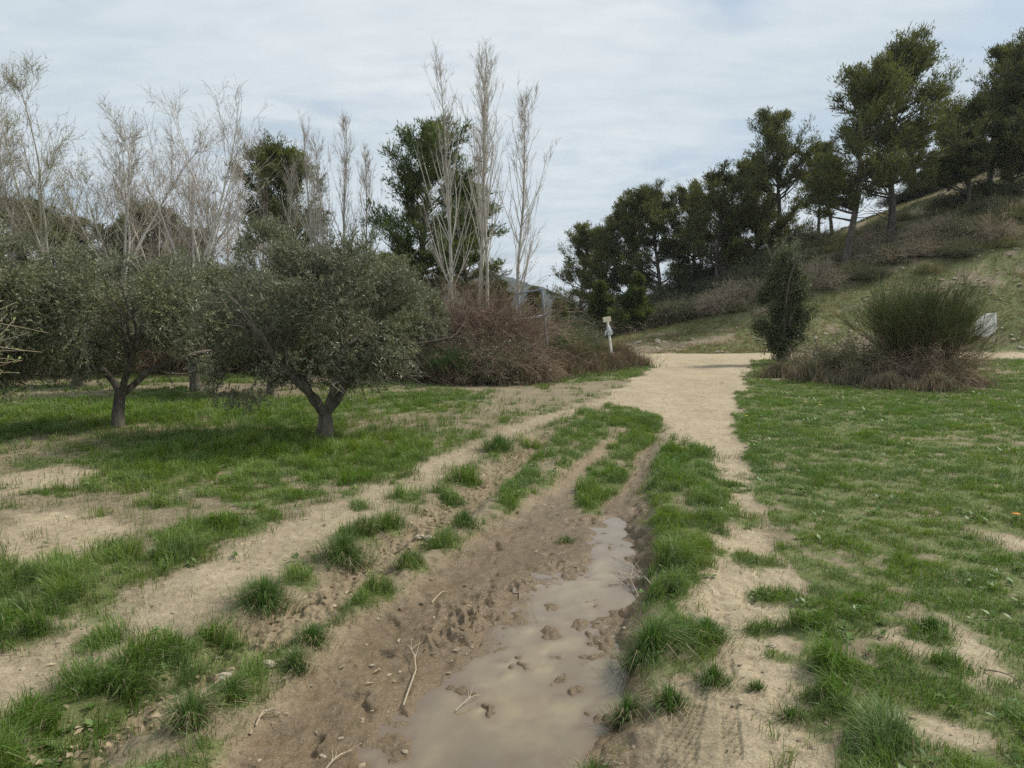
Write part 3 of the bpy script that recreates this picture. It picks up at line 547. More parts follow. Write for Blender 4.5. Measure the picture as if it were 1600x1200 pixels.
def olive(name, loc, lobes, seed, label, n_shoot=4600, trunk_h=0.45, tr=0.11, forks=4, leaf=0.055, group='olive trees in the orchard', spread=0.75, tint=1.0):
    rng = R(seed); e = empty(name, loc, label, 'olive tree', group); b = Bag()
    P, Rr = grow(np.array([[0, 0, -0.08]]), np.array([[0.02, 0, 1.0]]), np.array([trunk_h + 0.08]), np.array([tr * 1.25]), np.array([tr * 0.95]), 7, 0.06, 0.1, rng)
    V, F = tubes(P, Rr, 14); c = V - P[0].mean(0) * [1, 1, 0]; V = V + nrm(c * [1, 1, 0]) * ((vn3(V * [9, 9, 2.5] + seed, seed) - 0.5) * tr * 0.75)[:, None]; b.add(V, F)
    top = P[0, -1]; az = np.arange(forks) * 2 * math.pi / forks + rng.uniform(0, 1) + rng.normal(0, 0.3, forks)
    L = np.array(lobes); cz = L[:, 2].mean(); rx = (np.abs(L[:, 0]) + L[:, 3]).max()
    D = np.stack([np.cos(az) * spread, np.sin(az) * spread, np.ones(forks)], 1); S = np.tile(top - [0, 0, 0.08], (forks, 1))
    P1, R1 = grow(S, D, rng.uniform(0.8, 1.1, forks) * (cz - trunk_h) * 1.15 + 0.2, np.full(forks, tr * 0.62), np.full(forks, tr * 0.28), 7, 0.16, 0.05, rng); b.tube(P1, R1, 9)
    S, D, r_, t_, _ = spawn(P1, R1, forks * 6, 0.3, 1, 0.75, 0.2, rng); P2, R2 = grow(S, D, rng.uniform(0.4, 0.9, len(S)) * rx * 0.75, r_ * 0.6, r_ * 0.2, 6, 0.2, 0.06, rng); b.tube(P2, R2, 5)
    S, D, r_, t_, _ = spawn(P2, R2, forks * 34, 0.2, 1, 0.7, 0.25, rng); P3, R3 = grow(S, D, rng.uniform(0.25, 0.6, len(S)) * rx * 0.55, r_ * 0.55 + 0.002, np.full(len(S), 0.002), 5, 0.2, 0.0, rng); b.tube(P3, R3, 3)
    b.make('trunk', M_bark_olive, e, True)
    p, d, g_ = crown_pts(int(n_shoot * 0.85), lobes, seed + 1, 0.47); n = len(p); dirs = nrm(d * [1, 1, 0.6] + [0, 0, 0.45] + rng.normal(0, 0.55, (n, 3)))
    low = p[:, 2] < cz - 0.2; dirs[low] = nrm(dirs[low] - [0, 0, 0.9]); SL = rng.uniform(0.12, 0.30, n); P4, R4 = grow(p - dirs * (SL * 0.5)[:, None], dirs, SL, np.full(n, 0.0028), np.full(n, 0.001), 3, 0.12, 0.0, rng)
    c = Bag(); c.tube(P4, R4, 3, np.array([0.16, 0.14, 0.10])); m_ = 15; i = np.repeat(np.arange(n), m_); t_ = rng.random(n * m_); base = P4[i, 0] * (1 - t_)[:, None] + P4[i, 2] * t_[:, None]
    ld = nrm(nrm(dirs[i]) * 0.9 + rng.normal(0, 0.6, (len(i), 3))); V, F = leafquads(base, ld, rng.uniform(0.7, 1.25, len(i)) * leaf, rng.uniform(0.8, 1.2, len(i)) * leaf * 0.24, rng)
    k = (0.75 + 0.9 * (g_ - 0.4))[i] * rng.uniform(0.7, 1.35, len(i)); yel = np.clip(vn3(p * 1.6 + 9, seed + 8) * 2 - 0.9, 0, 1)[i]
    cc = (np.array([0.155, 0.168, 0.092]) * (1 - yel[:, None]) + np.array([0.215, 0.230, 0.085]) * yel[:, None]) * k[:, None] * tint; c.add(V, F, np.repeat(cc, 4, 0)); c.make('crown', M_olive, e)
    return e

def T3(px, py, Y): p = at(px, py, Y); return p[0], Y
# nearest olive
def oloc(px, py):
    q = gnd(px, py); q = gnd(px, py, gz(*q)); return (q[0], q[1], gz(*q))
s = 9.3 / FPX
olive('olive_tree', oloc(508, 685), [(-0.35, 0, 1.55, 1.30, 1.25, 0.95), (0.35, -0.2, 1.85, 0.92, 1.1, 0.85), (0.1, 0.3, 1.75, 1.2, 1.1, 0.85), (-0.95, -0.2, 1.25, 0.65, 0.8, 0.72), (0.85, 0.1, 1.62, 0.50, 0.8, 0.82), (-0.6, 0.1, 2.1, 0.7, 0.8, 0.45), (0.75, .2, 2.25, .45, .6, .42), (-0.95, -0.25, 0.85, 0.45, 0.5, 0.42), (-.1, 0, 2.35, .5, .5, .35), (0.35, 0, 1.1, 0.8, 0.8, 0.42), (-0.5, 0, 1.05, 0.8, 0.8, 0.42)], 101,
      'largest grey-green olive tree with a forked trunk beside the dirt footpath', 6800, 0.40, 0.092, 4, tint=0.92)
olive('olive_tree', oloc(183, 668), [(-0.1, 0, 1.6, 1.1, 1.25, 0.9), (0.5, 0.2, 1.7, 0.7, 1.0, 0.8), (-0.75, 0.0, 1.4, 0.6, 0.9, 0.7), (0.15, 0.0, 2.1, 0.75, 0.9, 0.45)], 102,
      'grey-green olive tree with a straight short trunk, second from the left edge', 4800, 0.55, 0.082, 3, tint=1.2)
olive('olive_tree', oloc(305, 611), [(0.1, 0, 1.9, 1.1, 1.1, 1.0), (0.5, 0.2, 1.7, 0.8, .9, .8), (-0.4, 0, 1.9, .8, .8, .8)], 103, 'farther olive tree seen in the gap between the two nearest olives', 3800, 0.7, 0.09, 3, leaf=0.07, tint=1.1)
x, y = T3(-75, 560, 9.0)[0], 9.0
olive('olive_tree', (x, y, gz(x, y)), [(0, 0, 1.75, 1.1, 1.2, 1.15), (0.3, 0.2, 1.4, 0.9, 1.0, 0.8), (0.1, 0, 2.3, 0.8, 0.9, 0.6)], 104, 'olive tree cut off by the left edge of the photo', 4200, 0.6, 0.10, 3)
x = T3(422, 560, 14.5)[0]; olive('olive_tree', (x, 14.5, gz(x, 14.5)), [(0, 0, 2.5, 0.62, 0.7, 1.1), (0.1, 0, 1.6, 1.0, 1, 0.9)], 105, 'taller olive tree whose top rises behind the left side of the largest olive', 2400, 0.8, 0.09, 3, leaf=0.07)
x = T3(655, 560, 17.5)[0]; olive('olive_tree', (x, 17.5, gz(x, 17.5)), [(0, 0, 1.5, 0.75, 0.8, 0.9), (-0.8, 0, 2.0, 0.8, .9, 1.1)], 106, 'thin pale olive behind the right side of the largest olive, next to the brambles', 2200, 0.5, 0.05, 4, leaf=0.075, tint=1.2, spread=0.45)
x = T3(120, 560, 16.5)[0]; olive('olive_tree', (x, 16.5, gz(x, 16.5)), [(0, 0, 1.9, 1.7, 1.2, 1.2)], 107, 'back-row olive tree hidden behind the second olive from the left', 2600, 0.6, 0.09, 4, leaf=0.075, tint=1.2)

# ---- bare trees
def bare(name, loc, H, seed, label, cat, group, kind, sway=0.0, tint=(0.52, 0.49, 0.44), bud=None, double=False, width=1.0, den=1.0):
    rng = R(seed); e = empty(name, loc, label, cat, group); b = Bag(); c = Bag(); pale = np.array(tint); tw = pale * np.array([0.90, 0.83, 0.78])
    if kind == 'poplar':
        k = 2 if double else 1; S = np.array([[0, 0, -0.1], [0.45, 0.1, -0.1]])[:k]; D = np.array([[sway, 0, 1.0], [-0.02, 0, 1.0]])[:k]
        P, Rr = grow(S, D, np.array([H, H * 0.93])[:k], np.array([0.10, 0.085])[:k] * H / 12, np.full(k, 0.008), 16, 0.02, 0.02, rng); b.tube(P, Rr, 8)
        n = 36 * k; S, D, r_, t_, _ = spawn(P, Rr, n, 0.20, 0.97, 0.45, 0.10, rng, 0.9); L = H * (0.42 - 0.35 * t_) * rng.uniform(0.6, 1.25, n) * width
        P1, R1 = grow(S, D, L, np.minimum(r_ * 0.42, 0.024), np.full(n, 0.004), 9, 0.045, 0.10, rng); c.tube(P1, R1, 4, pale)
        n = 130 * k; S, D, r_, t_, i = spawn(P1, R1, n, 0.15, 1, 0.42, 0.15, rng); P2, R2 = grow(S, D, L[i] * rng.uniform(0.15, 0.4, n), np.minimum(r_ * 0.7, 0.011), np.full(n, 0.003), 6, 0.07, 0.12, rng); c.tube(P2, R2, 3, tw)
        S, D, r_, t_, _ = spawn(P, Rr, 40 * k, 0.6, 1, 0.5, 0.15, rng); P2b, R2b = grow(S, D, rng.uniform(0.3, 0.9, 40 * k), np.full(40 * k, 0.008), np.full(40 * k, 0.003), 6, 0.07, 0.12, rng); c.tube(P2b, R2b, 3, tw)
        P2 = np.concatenate([P2, P2b]); R2 = np.concatenate([R2, R2b])
        n = 800 * k; S, D, r_, t_, _ = spawn(P2, R2, n, 0.1, 1, 0.5, 0.2, rng); P3, R3 = grow(S, D, rng.uniform(0.12, 0.42, n), np.full(n, 0.0042), np.full(n, 0.0022), 4, 0.1, 0.1, rng); c.tube(P3, R3, 3, tw * rng.uniform(0.7, 1.1, (n, 1)))
    else:
        P, Rr = grow(np.array([[0, 0, -0.1]]), np.array([[sway, 0, 1.0]]), np.array([H * 0.36]), np.array([0.15 * H / 10]), np.array([0.10 * H / 10]), 8, 0.04, 0.03, rng); b.tube(P, Rr, 8)
        f = 5; az = rng.uniform(0, 6.28) + np.arange(f) * 6.28 / f; S = P[0, [-1, -1, -2, -3, -4]]; D = np.stack([np.cos(az) * .42, np.sin(az) * .42, np.ones(f)], 1); D[0] = [sway, 0, 1]
        P1, R1 = grow(S, D, H * np.array([0.64, 0.60, 0.58, 0.52, 0.48]), np.full(f, 0.058 * H / 10), np.full(f, 0.008), 11, 0.06, 0.035, rng); c.tube(P1, R1, 6, pale)
        n = int(75 * den); S, D, r_, t_, i = spawn(P1, R1, n, 0.08, 0.97, 0.55, 0.12, rng); L = H * 0.28 * (1.1 - 0.75 * t_) * rng.uniform(0.6, 1.2, n) * width; P2, R2 = grow(S, D, L, r_ * 0.34, np.full(n, 0.004), 8, 0.06, 0.09, rng); c.tube(P2, R2, 4, pale * 0.9)
        n = int(560 * den * den); S, D, r_, t_, i = spawn(P2, R2, n, 0.1, 1, 0.5, 0.18, rng); P3, R3 = grow(S, D, L[i] * rng.uniform(0.22, 0.55, n), np.minimum(r_ * 0.7, 0.008), np.full(n, 0.003), 6, 0.08, 0.07, rng); c.tube(P3, R3, 3, tw)
        n = int(2400 * den ** 2.2); S, D, r_, t_, i = spawn(P3, R3, n, 0.1, 1, 0.6, 0.25, rng); P3, R3 = grow(S, D, rng.uniform(0.12, 0.5, n), np.full(n, 0.0034), np.full(n, 0.0018), 4, 0.14, 0.04, rng); c.tube(P3, R3, 3, tw * rng.uniform(0.7, 1.1, (n, 1)))
    bc = bud if bud is not None else (0.38, 0.31, 0.26); m_ = 3 if bud is None else 5; n = len(P3); i = np.repeat(np.arange(n), m_); t_ = rng.random(len(i)) * 2.99; j = t_.astype(int); q = (t_ - j)[:, None]
    B = P3[i, j] * (1 - q) + P3[i, j + 1] * q; V, F = leafquads(B, rng.normal(0, 1, (len(i), 3)) + [0, 0, 0.6], rng.uniform(0.015, 0.035, len(i)) * (1.6 if bud is not None else 1), rng.uniform(0.010, 0.02, len(i)), rng); c.add(V, F, np.array(bc))
    b.make('trunk', M_bark_pale, e, True); c.make('crown', M_twig, e); return e
def topz(px, py, Y): return at(px, py, Y)[2]
def put_bare(px, ytop, Y, seed, label, kind, group, pxtop=None, **kw):
    x = at(px, 540, Y)[0]; z = gz(x, Y); H = topz(px, ytop, Y) - z; sw = 0 if pxtop is None else (at(pxtop, ytop, Y)[0] - x) / H
    return bare('poplar_tree' if kind == 'poplar' else 'bare_tree', (x, Y, z), H, seed, label, 'poplar tree' if kind == 'poplar' else 'tree', group, kind, sway=sw, **kw)
def A_(px, Y): x = at(px, 560, Y)[0]; return (x, Y, gz(x, Y))
gp = 'bare columnar poplars behind the brambles'
put_bare(707, 92, 27, 201, 'tall leafless poplar in front of the big dark pine, leftmost of the three tallest poplars', 'poplar', gp, 684, width=1.1)
put_bare(746, 75, 28, 202, 'tallest leafless poplar with twin white trunks, middle of the three tallest', 'poplar', gp, 742, double=True)
put_bare(803, 152, 26, 203, 'pale leafless poplar standing alone in front of open sky, right of the bramble thicket', 'poplar', gp, 815)
gq = 'smaller bare poplars behind the olives'
put_bare(412, 222, 36, 204, 'reddish bare poplar at the left side of the round pine', 'poplar', gq, 398, tint=(0.42, 0.35, 0.31))
put_bare(492, 192, 33, 205, 'whitish bare poplar in front of the right half of the round pine', 'poplar', gq, 488, double=True)
put_bare(537, 196, 34, 206, 'bare poplar just right of the round pine', 'poplar', gq, 528)
put_bare(572, 232, 36, 207, 'small bare poplar in the sky gap between the two dark pines', 'poplar', gq, 568)
put_bare(452, 262, 33, 208, 'short slanting bare poplar in front of the left half of the round pine', 'poplar', gq, 440)
gb = 'bare spreading trees at the back of the orchard'
put_bare(75, 132, 22, 211, 'bare spreading tree with yellow-green buds near the left edge', 'wide', gb, 60, tint=(0.43, 0.41, 0.35), bud=(0.33, 0.33, 0.13))
put_bare(-25, 125, 21, 212, 'bare tree cut off by the left edge of the photo', 'wide', gb, -20, tint=(0.42, 0.40, 0.345))
put_bare(195, 160, 24, 213, 'bare twiggy tree with an uneven crown, second of the spreading trees from the left', 'wide', gb, 175, bud=(0.30, 0.28, 0.17))
put_bare(300, 138, 23, 214, 'widest bare tree with a pale trunk, just left of the round pine', 'wide', gb, 285, width=1.1)
put_bare(352, 270, 25, 215, 'small bare tree at the right foot of the widest bare tree', 'wide', gb, 355)
put_bare(235, 250, 26, 216, 'thin bare tree between the two widest spreading trees', 'wide', gb, 230)
put_bare(650, 430, 19.5, 217, 'low grey leafless tree with crooked limbs beside the bramble thicket', 'wide', 'leafless scrub trees', 640, tint=(0.33, 0.31, 0.27))

# ---- pines
bare('budding_shrub', A_(-105, 5.2), 1.65, 235, 'pale twiggy shrub with young leaves poking in at the left edge', 'shrub', None, 'wide', tint=(0.42, 0.38, 0.30), bud=(0.20, 0.25, 0.09), den=0.5, width=1.3)
def pine_mesh(H, seed, crown0=0.32, wide=0.30, dens_=1.0, conical=0.0, tint=(0.060, 0.076, 0.030), lean=0.0, tuft=1.0, deadlow=5):
    rng = R(seed); b = Bag(); c = Bag()
    P, Rr = grow(np.array([[0, 0, -0.4]]), np.array([[lean, 0, 1.0]]), np.array([H * 0.97 + 0.4]), np.array([0.020 * H + 0.03]), np.array([0.02]), 12, 0.05, 0.07, rng); b.tube(P, Rr, 9)
    n = int(58 * dens_); t0 = crown0; S, D, r_, t_, _ = spawn(P, Rr, n, t0, 0.98, 1.05, 0.15, rng, 0.85); rel = (t_ - t0) / (1 - t0)
    D = nrm(D * [1, 1, 0.35] + np.stack([0 * rel, 0 * rel, 0.05 + 0.9 * rel ** 1.5], 1)); L = H * wide * (np.sqrt(np.clip(1.08 - rel ** 2.0, 0, 1)) if not conical else (1.05 - rel)) * rng.uniform(0.45, 1.25, n) * (0.75 + 0.25 * ss(rel, 0, 0.25))
    P1, R1 = grow(S, D, L, np.minimum(r_ * 0.42, 0.07) + 0.01, np.full(n, 0.012), 8, 0.10, 0.04, rng); b.tube(P1, R1, 5)
    if deadlow:
        S, D, r_, t_, _ = spawn(P, Rr, deadlow, t0 * 0.5, t0 * 1.2, 1.3, 0.15, rng); Pd, Rd = grow(S, D * [1, 1, .4], rng.uniform(0.12, 0.26, deadlow) * H, np.full(deadlow, 0.03), np.full(deadlow, 0.006), 8, 0.15, 0.03, rng); b.tube(Pd, Rd, 4)
    n2 = n * 9; idx = np.repeat(np.arange(n), 9); S, D, r_, t_, i = spawn(P1, R1, n2, 0.28, 1.0, 0.75, 0.2, rng, 0.8, idx); L2 = L[i] * rng.uniform(0.18, 0.42, n2); P2, R2 = grow(S, nrm(D + [0, 0, 0.25]), L2, r_ * 0.5, np.full(n2, 0.006), 5, 0.14, 0.06, rng); b.tube(P2, R2, 3)
    m_ = 52; i = np.repeat(np.arange(n2), m_); tt = rng.random(len(i)) ** 0.7 * 3.99; j = tt.astype(int); q = (tt - j)[:, None]; ax = nrm(P2[i, 4] - P2[i, 0])
    fz = rng.uniform(0.5, 1.5, n2)[i][:, None]; B = P2[i, j] * (1 - q) + P2[i, j + 1] * q + rng.normal(0, 1, (len(i), 3)) * (0.05 + 0.008 * H) * tuft * fz * [1, 1, 0.6]
    Dn = nrm(ax * 0.6 + [0, 0, 0.45] + rng.normal(0, 0.6, (len(i), 3))); V, F = leafquads(B, Dn, rng.uniform(0.16, 0.34, len(i)) * tuft, rng.uniform(0.026, 0.055, len(i)) * tuft, rng)
    kk = 1.18 * (0.60 + 0.8 * rng.random(n2))[i] * rng.uniform(0.75, 1.3, len(i)); hu = rng.random(n2)[i][:, None]; cc = (np.array(tint) * (1 - hu * .6) + np.array(tint) * np.array([1.3, 1.28, 0.85]) * hu * .6) * kk[:, None]; c.add(V, F, np.repeat(cc, 4, 0))
    return b, c
def pine(px, ybase_px, ytop, Y, seed, label, group, **kw):
    x = at(px, ybase_px, Y)[0]; z = gz(x, Y); H = topz(px, ytop, Y) - z; e = empty('pine_tree', (x, Y, z), label, 'pine tree', group); b, c = pine_mesh(H, seed, **kw); b.make('trunk', M_bark_pine, e, True); c.make('crown', M_needle, e); return e
gl = 'pines on the left behind the poplars'
pine(475, 500, 245, 38, 301, 'round dark pine behind the small poplars', gl, crown0=0.33, wide=0.30, dens_=1.25, tint=(0.085, 0.098, 0.030))
pine(652, 500, 200, 34, 302, 'tall dense green pine behind the leftmost tall poplar', gl, crown0=0.22, wide=0.28, dens_=1.4, tint=(0.075, 0.098, 0.032))
pine(735, 500, 285, 38, 303, 'thinner pine showing behind the twin-trunk poplar', gl, crown0=0.25, wide=0.22, dens_=1.0, tint=(0.08, 0.095, 0.034))
gf = 'dark pines far behind the orchard on the left'
FL = [(-60, 325, 44, 'dark pine at the far left edge above the olives'), (30, 322, 46, 'dark pine behind the budding tree near the left edge'), (115, 352, 50, 'dark pine between the two leftmost bare trees'), (190, 362, 47, 'low dark pine behind the twiggy uneven bare tree'), (250, 335, 44, 'dark pine left of the widest bare tree'), (310, 372, 48, 'low dark pine directly behind the widest bare trunk')]
for i, (px, yt, Y, lab) in enumerate(FL): pine(px, 500, yt, Y, 310 + i, lab, gf, crown0=0.12, wide=0.36, dens_=1.1, tint=(0.080, 0.088, 0.036), tuft=1.25)
gr = 'pines along the top of the grassy slope'
PR = [(905, 478, 362, 62, 'leftmost slope pine with its crown over the valley gap', dict(crown0=0.04, wide=0.36)), (940, 478, 352, 58, 'rounded slope pine, second from the valley gap', dict(crown0=0.03, wide=0.36)),
      (985, 470, 318, 56, 'dense slope pine left of the pointed one above the young pine', dict(crown0=0.03, wide=0.36)), (1032, 460, 298, 54, 'pointed slope pine above the small sunlit young pine', dict(crown0=0.05, wide=0.34)),
      (1085, 450, 300, 56, 'slope pine half hidden behind the broad domed pine', dict(crown0=0.05, wide=0.36)), (1122, 430, 276, 50, 'broad domed pine with bare low limbs in the middle of the row', dict(crown0=0.14, wide=0.38, deadlow=8)),
      (1180, 420, 262, 54, 'slope pine filling the gap left of the tall tapering pine', dict(crown0=0.08, wide=0.36)), (1218, 400, 186, 50, 'tall tapering pine above the holm oak', dict(crown0=0.14, wide=0.31)),
      (1280, 360, 250, 60, 'small thin pine in the light gap right of the tall tapering pine', dict(crown0=0.3, wide=0.25, dens_=0.7)),
      (1322, 372, 128, 42, 'leaning pine with a slanted bare trunk on the upper slope', dict(crown0=0.30, wide=0.30, lean=0.10)),
      (1392, 352, 88, 44, 'biggest pine with a straight dark trunk and open crown on the upper slope', dict(crown0=0.27, wide=0.37, dens_=1.35, deadlow=9)),
      (1480, 320, 175, 54, 'shorter pine behind the right side of the biggest pine', dict(crown0=0.25, wide=0.34)), (1545, 300, 85, 50, 'dark pine near the right edge with a tall dense crown', dict(crown0=0.2, wide=0.28)),
      (1610, 290, 45, 46, 'pine cut off by the right edge of the photo', dict(crown0=0.2, wide=0.30)), (1300, 360, 230, 62, 'pine trunk seen behind the leaning pine', dict(crown0=0.35, wide=0.25)),
      (1578, 300, 95, 48, 'full low-crowned pine between the two rightmost tall pines', dict(crown0=0.05, wide=0.34)), (1512, 310, 175, 47, 'low full pine right behind the foot of the biggest pine', dict(crown0=0.03, wide=0.38)),
      (1430, 330, 200, 60, 'pine hidden behind the biggest pine', dict(crown0=0.2, wide=0.33))]
for i, (px, yb, yt, Y, lab, kw) in enumerate(PR): pine(px, yb, yt, Y, 330 + i, lab, gr, tint=(0.085, 0.094, 0.034), tuft=1.15, **kw)
gy = 'young bright pines at the foot of the pine row'
for i, (px, yb, yt, Y, lab) in enumerate([(935, 476, 440, 44, 'young bright pine below the leftmost slope pines'), (984, 470, 428, 42, 'young sunlit pine below the pointed slope pine'), (834, 500, 452, 45, 'small conical pine seen through the metal frame'), (876, 505, 470, 42, 'small conical pine in the valley gap right of the metal frame'), (600, 520, 400, 30, 'young pine half hidden behind the largest olive'), (785, 520, 440, 40, 'dark bushy pine behind the lone right-hand poplar')]):
    pine(px, yb, yt, Y, 360 + i, lab, gy, crown0=0.05, wide=0.36 if i != 5 else 0.5, conical=1.0, tint=(0.075, 0.095, 0.030), deadlow=0, dens_=1.1)

# ---- holm oak by the road
q = at(1222, 566, 24.0); e = empty('holm_oak', (q[0], 24.0, gz(q[0], 24.0)), 'dark dense young holm oak with pale top shoots at the roadside', 'holm oak', s=(1.0, 1.0, 1.08)); rng = R(400); b = Bag()
P, Rr = grow(np.array([[0, 0, -0.1], [0.1, 0, -0.1], [-.1, .05, -.1]]), np.array([[0, 0, 1.0], [0.12, 0, 1], [-.15, 0, 1]]), np.array([3.6, 2.4, 2.2]), np.array([0.09, 0.06, 0.05]), np.array([0.01, 0.01, .01]), 9, 0.06, 0.03, rng); b.tube(P, Rr, 7)
S, D, r_, t_, _ = spawn(P, Rr, 60, 0.15, 1, 0.9, 0.2, rng); P1, R1 = grow(S, D, rng.uniform(0.4, 0.9, 60), r_ * 0.5, np.full(60, 0.004), 6, 0.12, 0.05, rng); b.tube(P1, R1, 4); b.make('trunk', M_bark_olive, e, True)
lob = [(-0.1, 0, 0.6, 0.55, 0.55, 0.45), (0.2, -.1, 0.95, 0.5, 0.5, 0.4), (-0.45, 0, 1.25, 0.5, 0.5, 0.42), (0.3, 0, 1.45, 0.6, 0.5, 0.42), (0.8, 0.1, 1.65, 0.38, 0.4, 0.36), (-0.25, 0, 1.9, 0.55, 0.5, 0.4), (-0.6, 0.1, 2.15, 0.34, 0.4, 0.3), (0.35, 0, 2.15, 0.42, 0.4, 0.34), (0.5, 0, 2.65, 0.42, 0.4, 0.32), (-0.15, 0, 2.65, 0.45, 0.45, 0.4), (0.1, 0, 3.2, 0.42, 0.4, 0.4)]
p, d, g_ = crown_pts(2300, lob, 401, 0.50, 0.25, 3.6); i = np.repeat(np.arange(len(p)), 14); B = p[i] + rng.normal(0, 0.075, (len(i), 3)); V, F = leafquads(B, nrm(d[i] + rng.normal(0, 0.9, (len(i), 3))), rng.uniform(0.04, 0.08, len(i)), rng.uniform(0.026, 0.05, len(i)), rng)
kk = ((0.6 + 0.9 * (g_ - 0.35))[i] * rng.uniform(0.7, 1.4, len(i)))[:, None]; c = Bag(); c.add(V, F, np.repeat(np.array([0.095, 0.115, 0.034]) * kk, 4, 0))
sh = 26; S = np.stack([rng.normal(0.1, 0.28, sh), rng.normal(0, 0.25, sh), rng.uniform(2.9, 3.4, sh)], 1); P1, R1 = grow(S, np.stack([rng.normal(0, .3, sh), rng.normal(0, .3, sh), np.ones(sh)], 1), rng.uniform(0.4, 0.95, sh), np.full(sh, 0.008), np.full(sh, 0.003), 5, 0.1, 0.05, rng); c.tube(P1, R1, 3, np.array([0.25, 0.22, 0.16]))
i = np.repeat(np.arange(sh), 70); t_ = rng.random(len(i)) * 3.99; j = t_.astype(int); B = P1[i, j] + (P1[i, j + 1] - P1[i, j]) * (t_ - j)[:, None] + rng.normal(0, .03, (len(i), 3)); V, F = leafquads(B, rng.normal(0, 1, (len(i), 3)) + [0, 0, .5], rng.uniform(0.035, 0.06, len(i)), rng.uniform(0.02, 0.035, len(i)), rng); c.add(V, F, np.repeat(np.array([0.20, 0.22, 0.13]) * rng.uniform(0.7, 1.3, (len(i), 1)), 4, 0))
c.make('crown', M_oak, e)

# ---- shrubs
def bramble_obj(loc, rx, ry, hgt, seed, label, cat, group, n=650, col=(0.165, 0.115, 0.09), green=0.12, rad=0.0055, name='bramble_bush', flop=0.5, leafc=(0.07, 0.09, 0.035)):
    rng = R(seed); e = empty(name, loc, label, cat, group); b = Bag(); a_ = rng.uniform(0, 6.28, n); r0 = np.sqrt(rng.random(n)) * 0.75
    S = np.stack([np.cos(a_) * r0 * rx, np.sin(a_) * r0 * ry, np.full(n, -0.05)], 1); out_ = np.stack([np.cos(a_) * rx, np.sin(a_) * ry, np.zeros(n)], 1) / max(rx, ry) * 0.6
    D = out_ * r0[:, None] + [0, 0, 1] + rng.normal(0, 0.3, (n, 3)); L = hgt * rng.uniform(0.6, 1.25, n) * (1.25 - 0.45 * r0 ** 2)
    K = 9; P = [S]; d = nrm(D)
    for k in range(K - 1):
        d = nrm(d + rng.normal(0, 0.20, (n, 3)) + [0, 0, 0.02 - flop * 0.10 * k] + out_ * 0.10); P.append(P[-1] + d * (L / (K - 1))[:, None])
    P = np.stack(P, 1); P[:, :, 2] = np.maximum(P[:, :, 2], -0.05 + 0.02); Rr = np.linspace(rad * 1.2, rad * 0.5, K)[None] * rng.uniform(0.6, 1.3, (n, 1)); cc = np.array(col) * rng.uniform(0.5, 1.7, (n, 1)); b.tube(P, Rr, 3, cc)
    m_ = n * 5; S, D, r_, t_, i = spawn(P, Rr, m_, 0.2, 1, 0.8, 0.3, rng); P2, R2 = grow(S, D, rng.uniform(0.1, 0.38, m_) * hgt ** 0.5, np.full(m_, rad * 0.55), np.full(m_, rad * 0.3), 4, 0.2, 0.0, rng); b.tube(P2, R2, 3, np.array(col) * rng.uniform(0.6, 1.9, (m_, 1)))
    b.make('stems', M_twig, e)
    if green > 0:
        c = Bag(); k = int(n * 26 * green); i = rng.integers(0, m_, k); B = P2[i, rng.integers(0, 4, k)] + rng.normal(0, .03, (k, 3)); V, F = leafquads(B, rng.normal(0, 1, (k, 3)), rng.uniform(0.03, 0.07, k), rng.uniform(0.02, 0.045, k), rng); c.add(V, F, np.repeat(np.array(leafc) * rng.uniform(0.5, 1.6, (k, 1)), 4, 0)); c.make('leaves', M_oak, e)
    return e
def broom_obj(loc, rx, hgt, seed, label, cat, group=None, n=2600, green=(0.085, 0.125, 0.05), brown=(0.20, 0.145, 0.105), gfrac=0.75, name='broom_bush', wide=0.75, lift=0.0):
    rng = R(seed); e = empty(name, loc, label, cat, group); b = Bag(); c = Bag(); a_ = rng.uniform(0, 6.28, 110); S = np.stack([np.cos(a_) * 0.12, np.sin(a_) * 0.12, np.full(110, -.05)], 1) * [rx, rx, 1]
    el = rng.uniform(0.05, 1.0, 110) ** 0.6; D = np.stack([np.cos(a_) * el * wide * 1.5, np.sin(a_) * el * wide, 1.0 + 0 * a_], 1) + rng.normal(0, .12, (110, 3)); P, Rr = grow(S, D, hgt * rng.uniform(0.30, 0.74, 110), np.full(110, 0.018), np.full(110, 0.006), 7, 0.17, 0.05, rng); b.tube(P, Rr, 4, np.array(brown) * rng.uniform(0.6, 1.2, (110, 1)))
    k = n; S, D, r_, t_, i = spawn(P, Rr, k, 0.25, 1, 0.45, 0.25, rng, 0.7); P1, R1 = grow(S, nrm(D + [0, 0, 0.25]), hgt * rng.uniform(0.10, 0.36, k), np.full(k, 0.0042), np.full(k, 0.002), 5, 0.15, 0.08, rng)
    isg = (rng.random(k) < gfrac * (0.12 + 1.1 * ss(P1[:, -1, 2] + rng.normal(0, hgt * 0.06, k), hgt * 0.25, hgt * 0.7))); c.tube(P1[isg], R1[isg], 3, np.array(green) * rng.uniform(0.6, 1.5, (int(isg.sum()), 1))); br = ~isg; b.tube(P1[br], R1[br], 3, np.array(brown) * rng.uniform(0.6, 1.5, (int(br.sum()), 1)))
    k2 = n * 4; S, D, r_, t_, i = spawn(P1[isg], R1[isg], k2, 0.1, 1, 0.3, 0.12, rng); P2, R2 = grow(S, D, hgt * rng.uniform(0.06, 0.16, k2), np.full(k2, 0.003), np.full(k2, 0.0018), 3, 0.06, 0.06, rng); c.tube(P2, R2, 3, np.array(green) * rng.uniform(0.6, 1.6, (k2, 1)))
    b.make('branches', M_twig, e); c.make('foliage', M_twig, e); return e
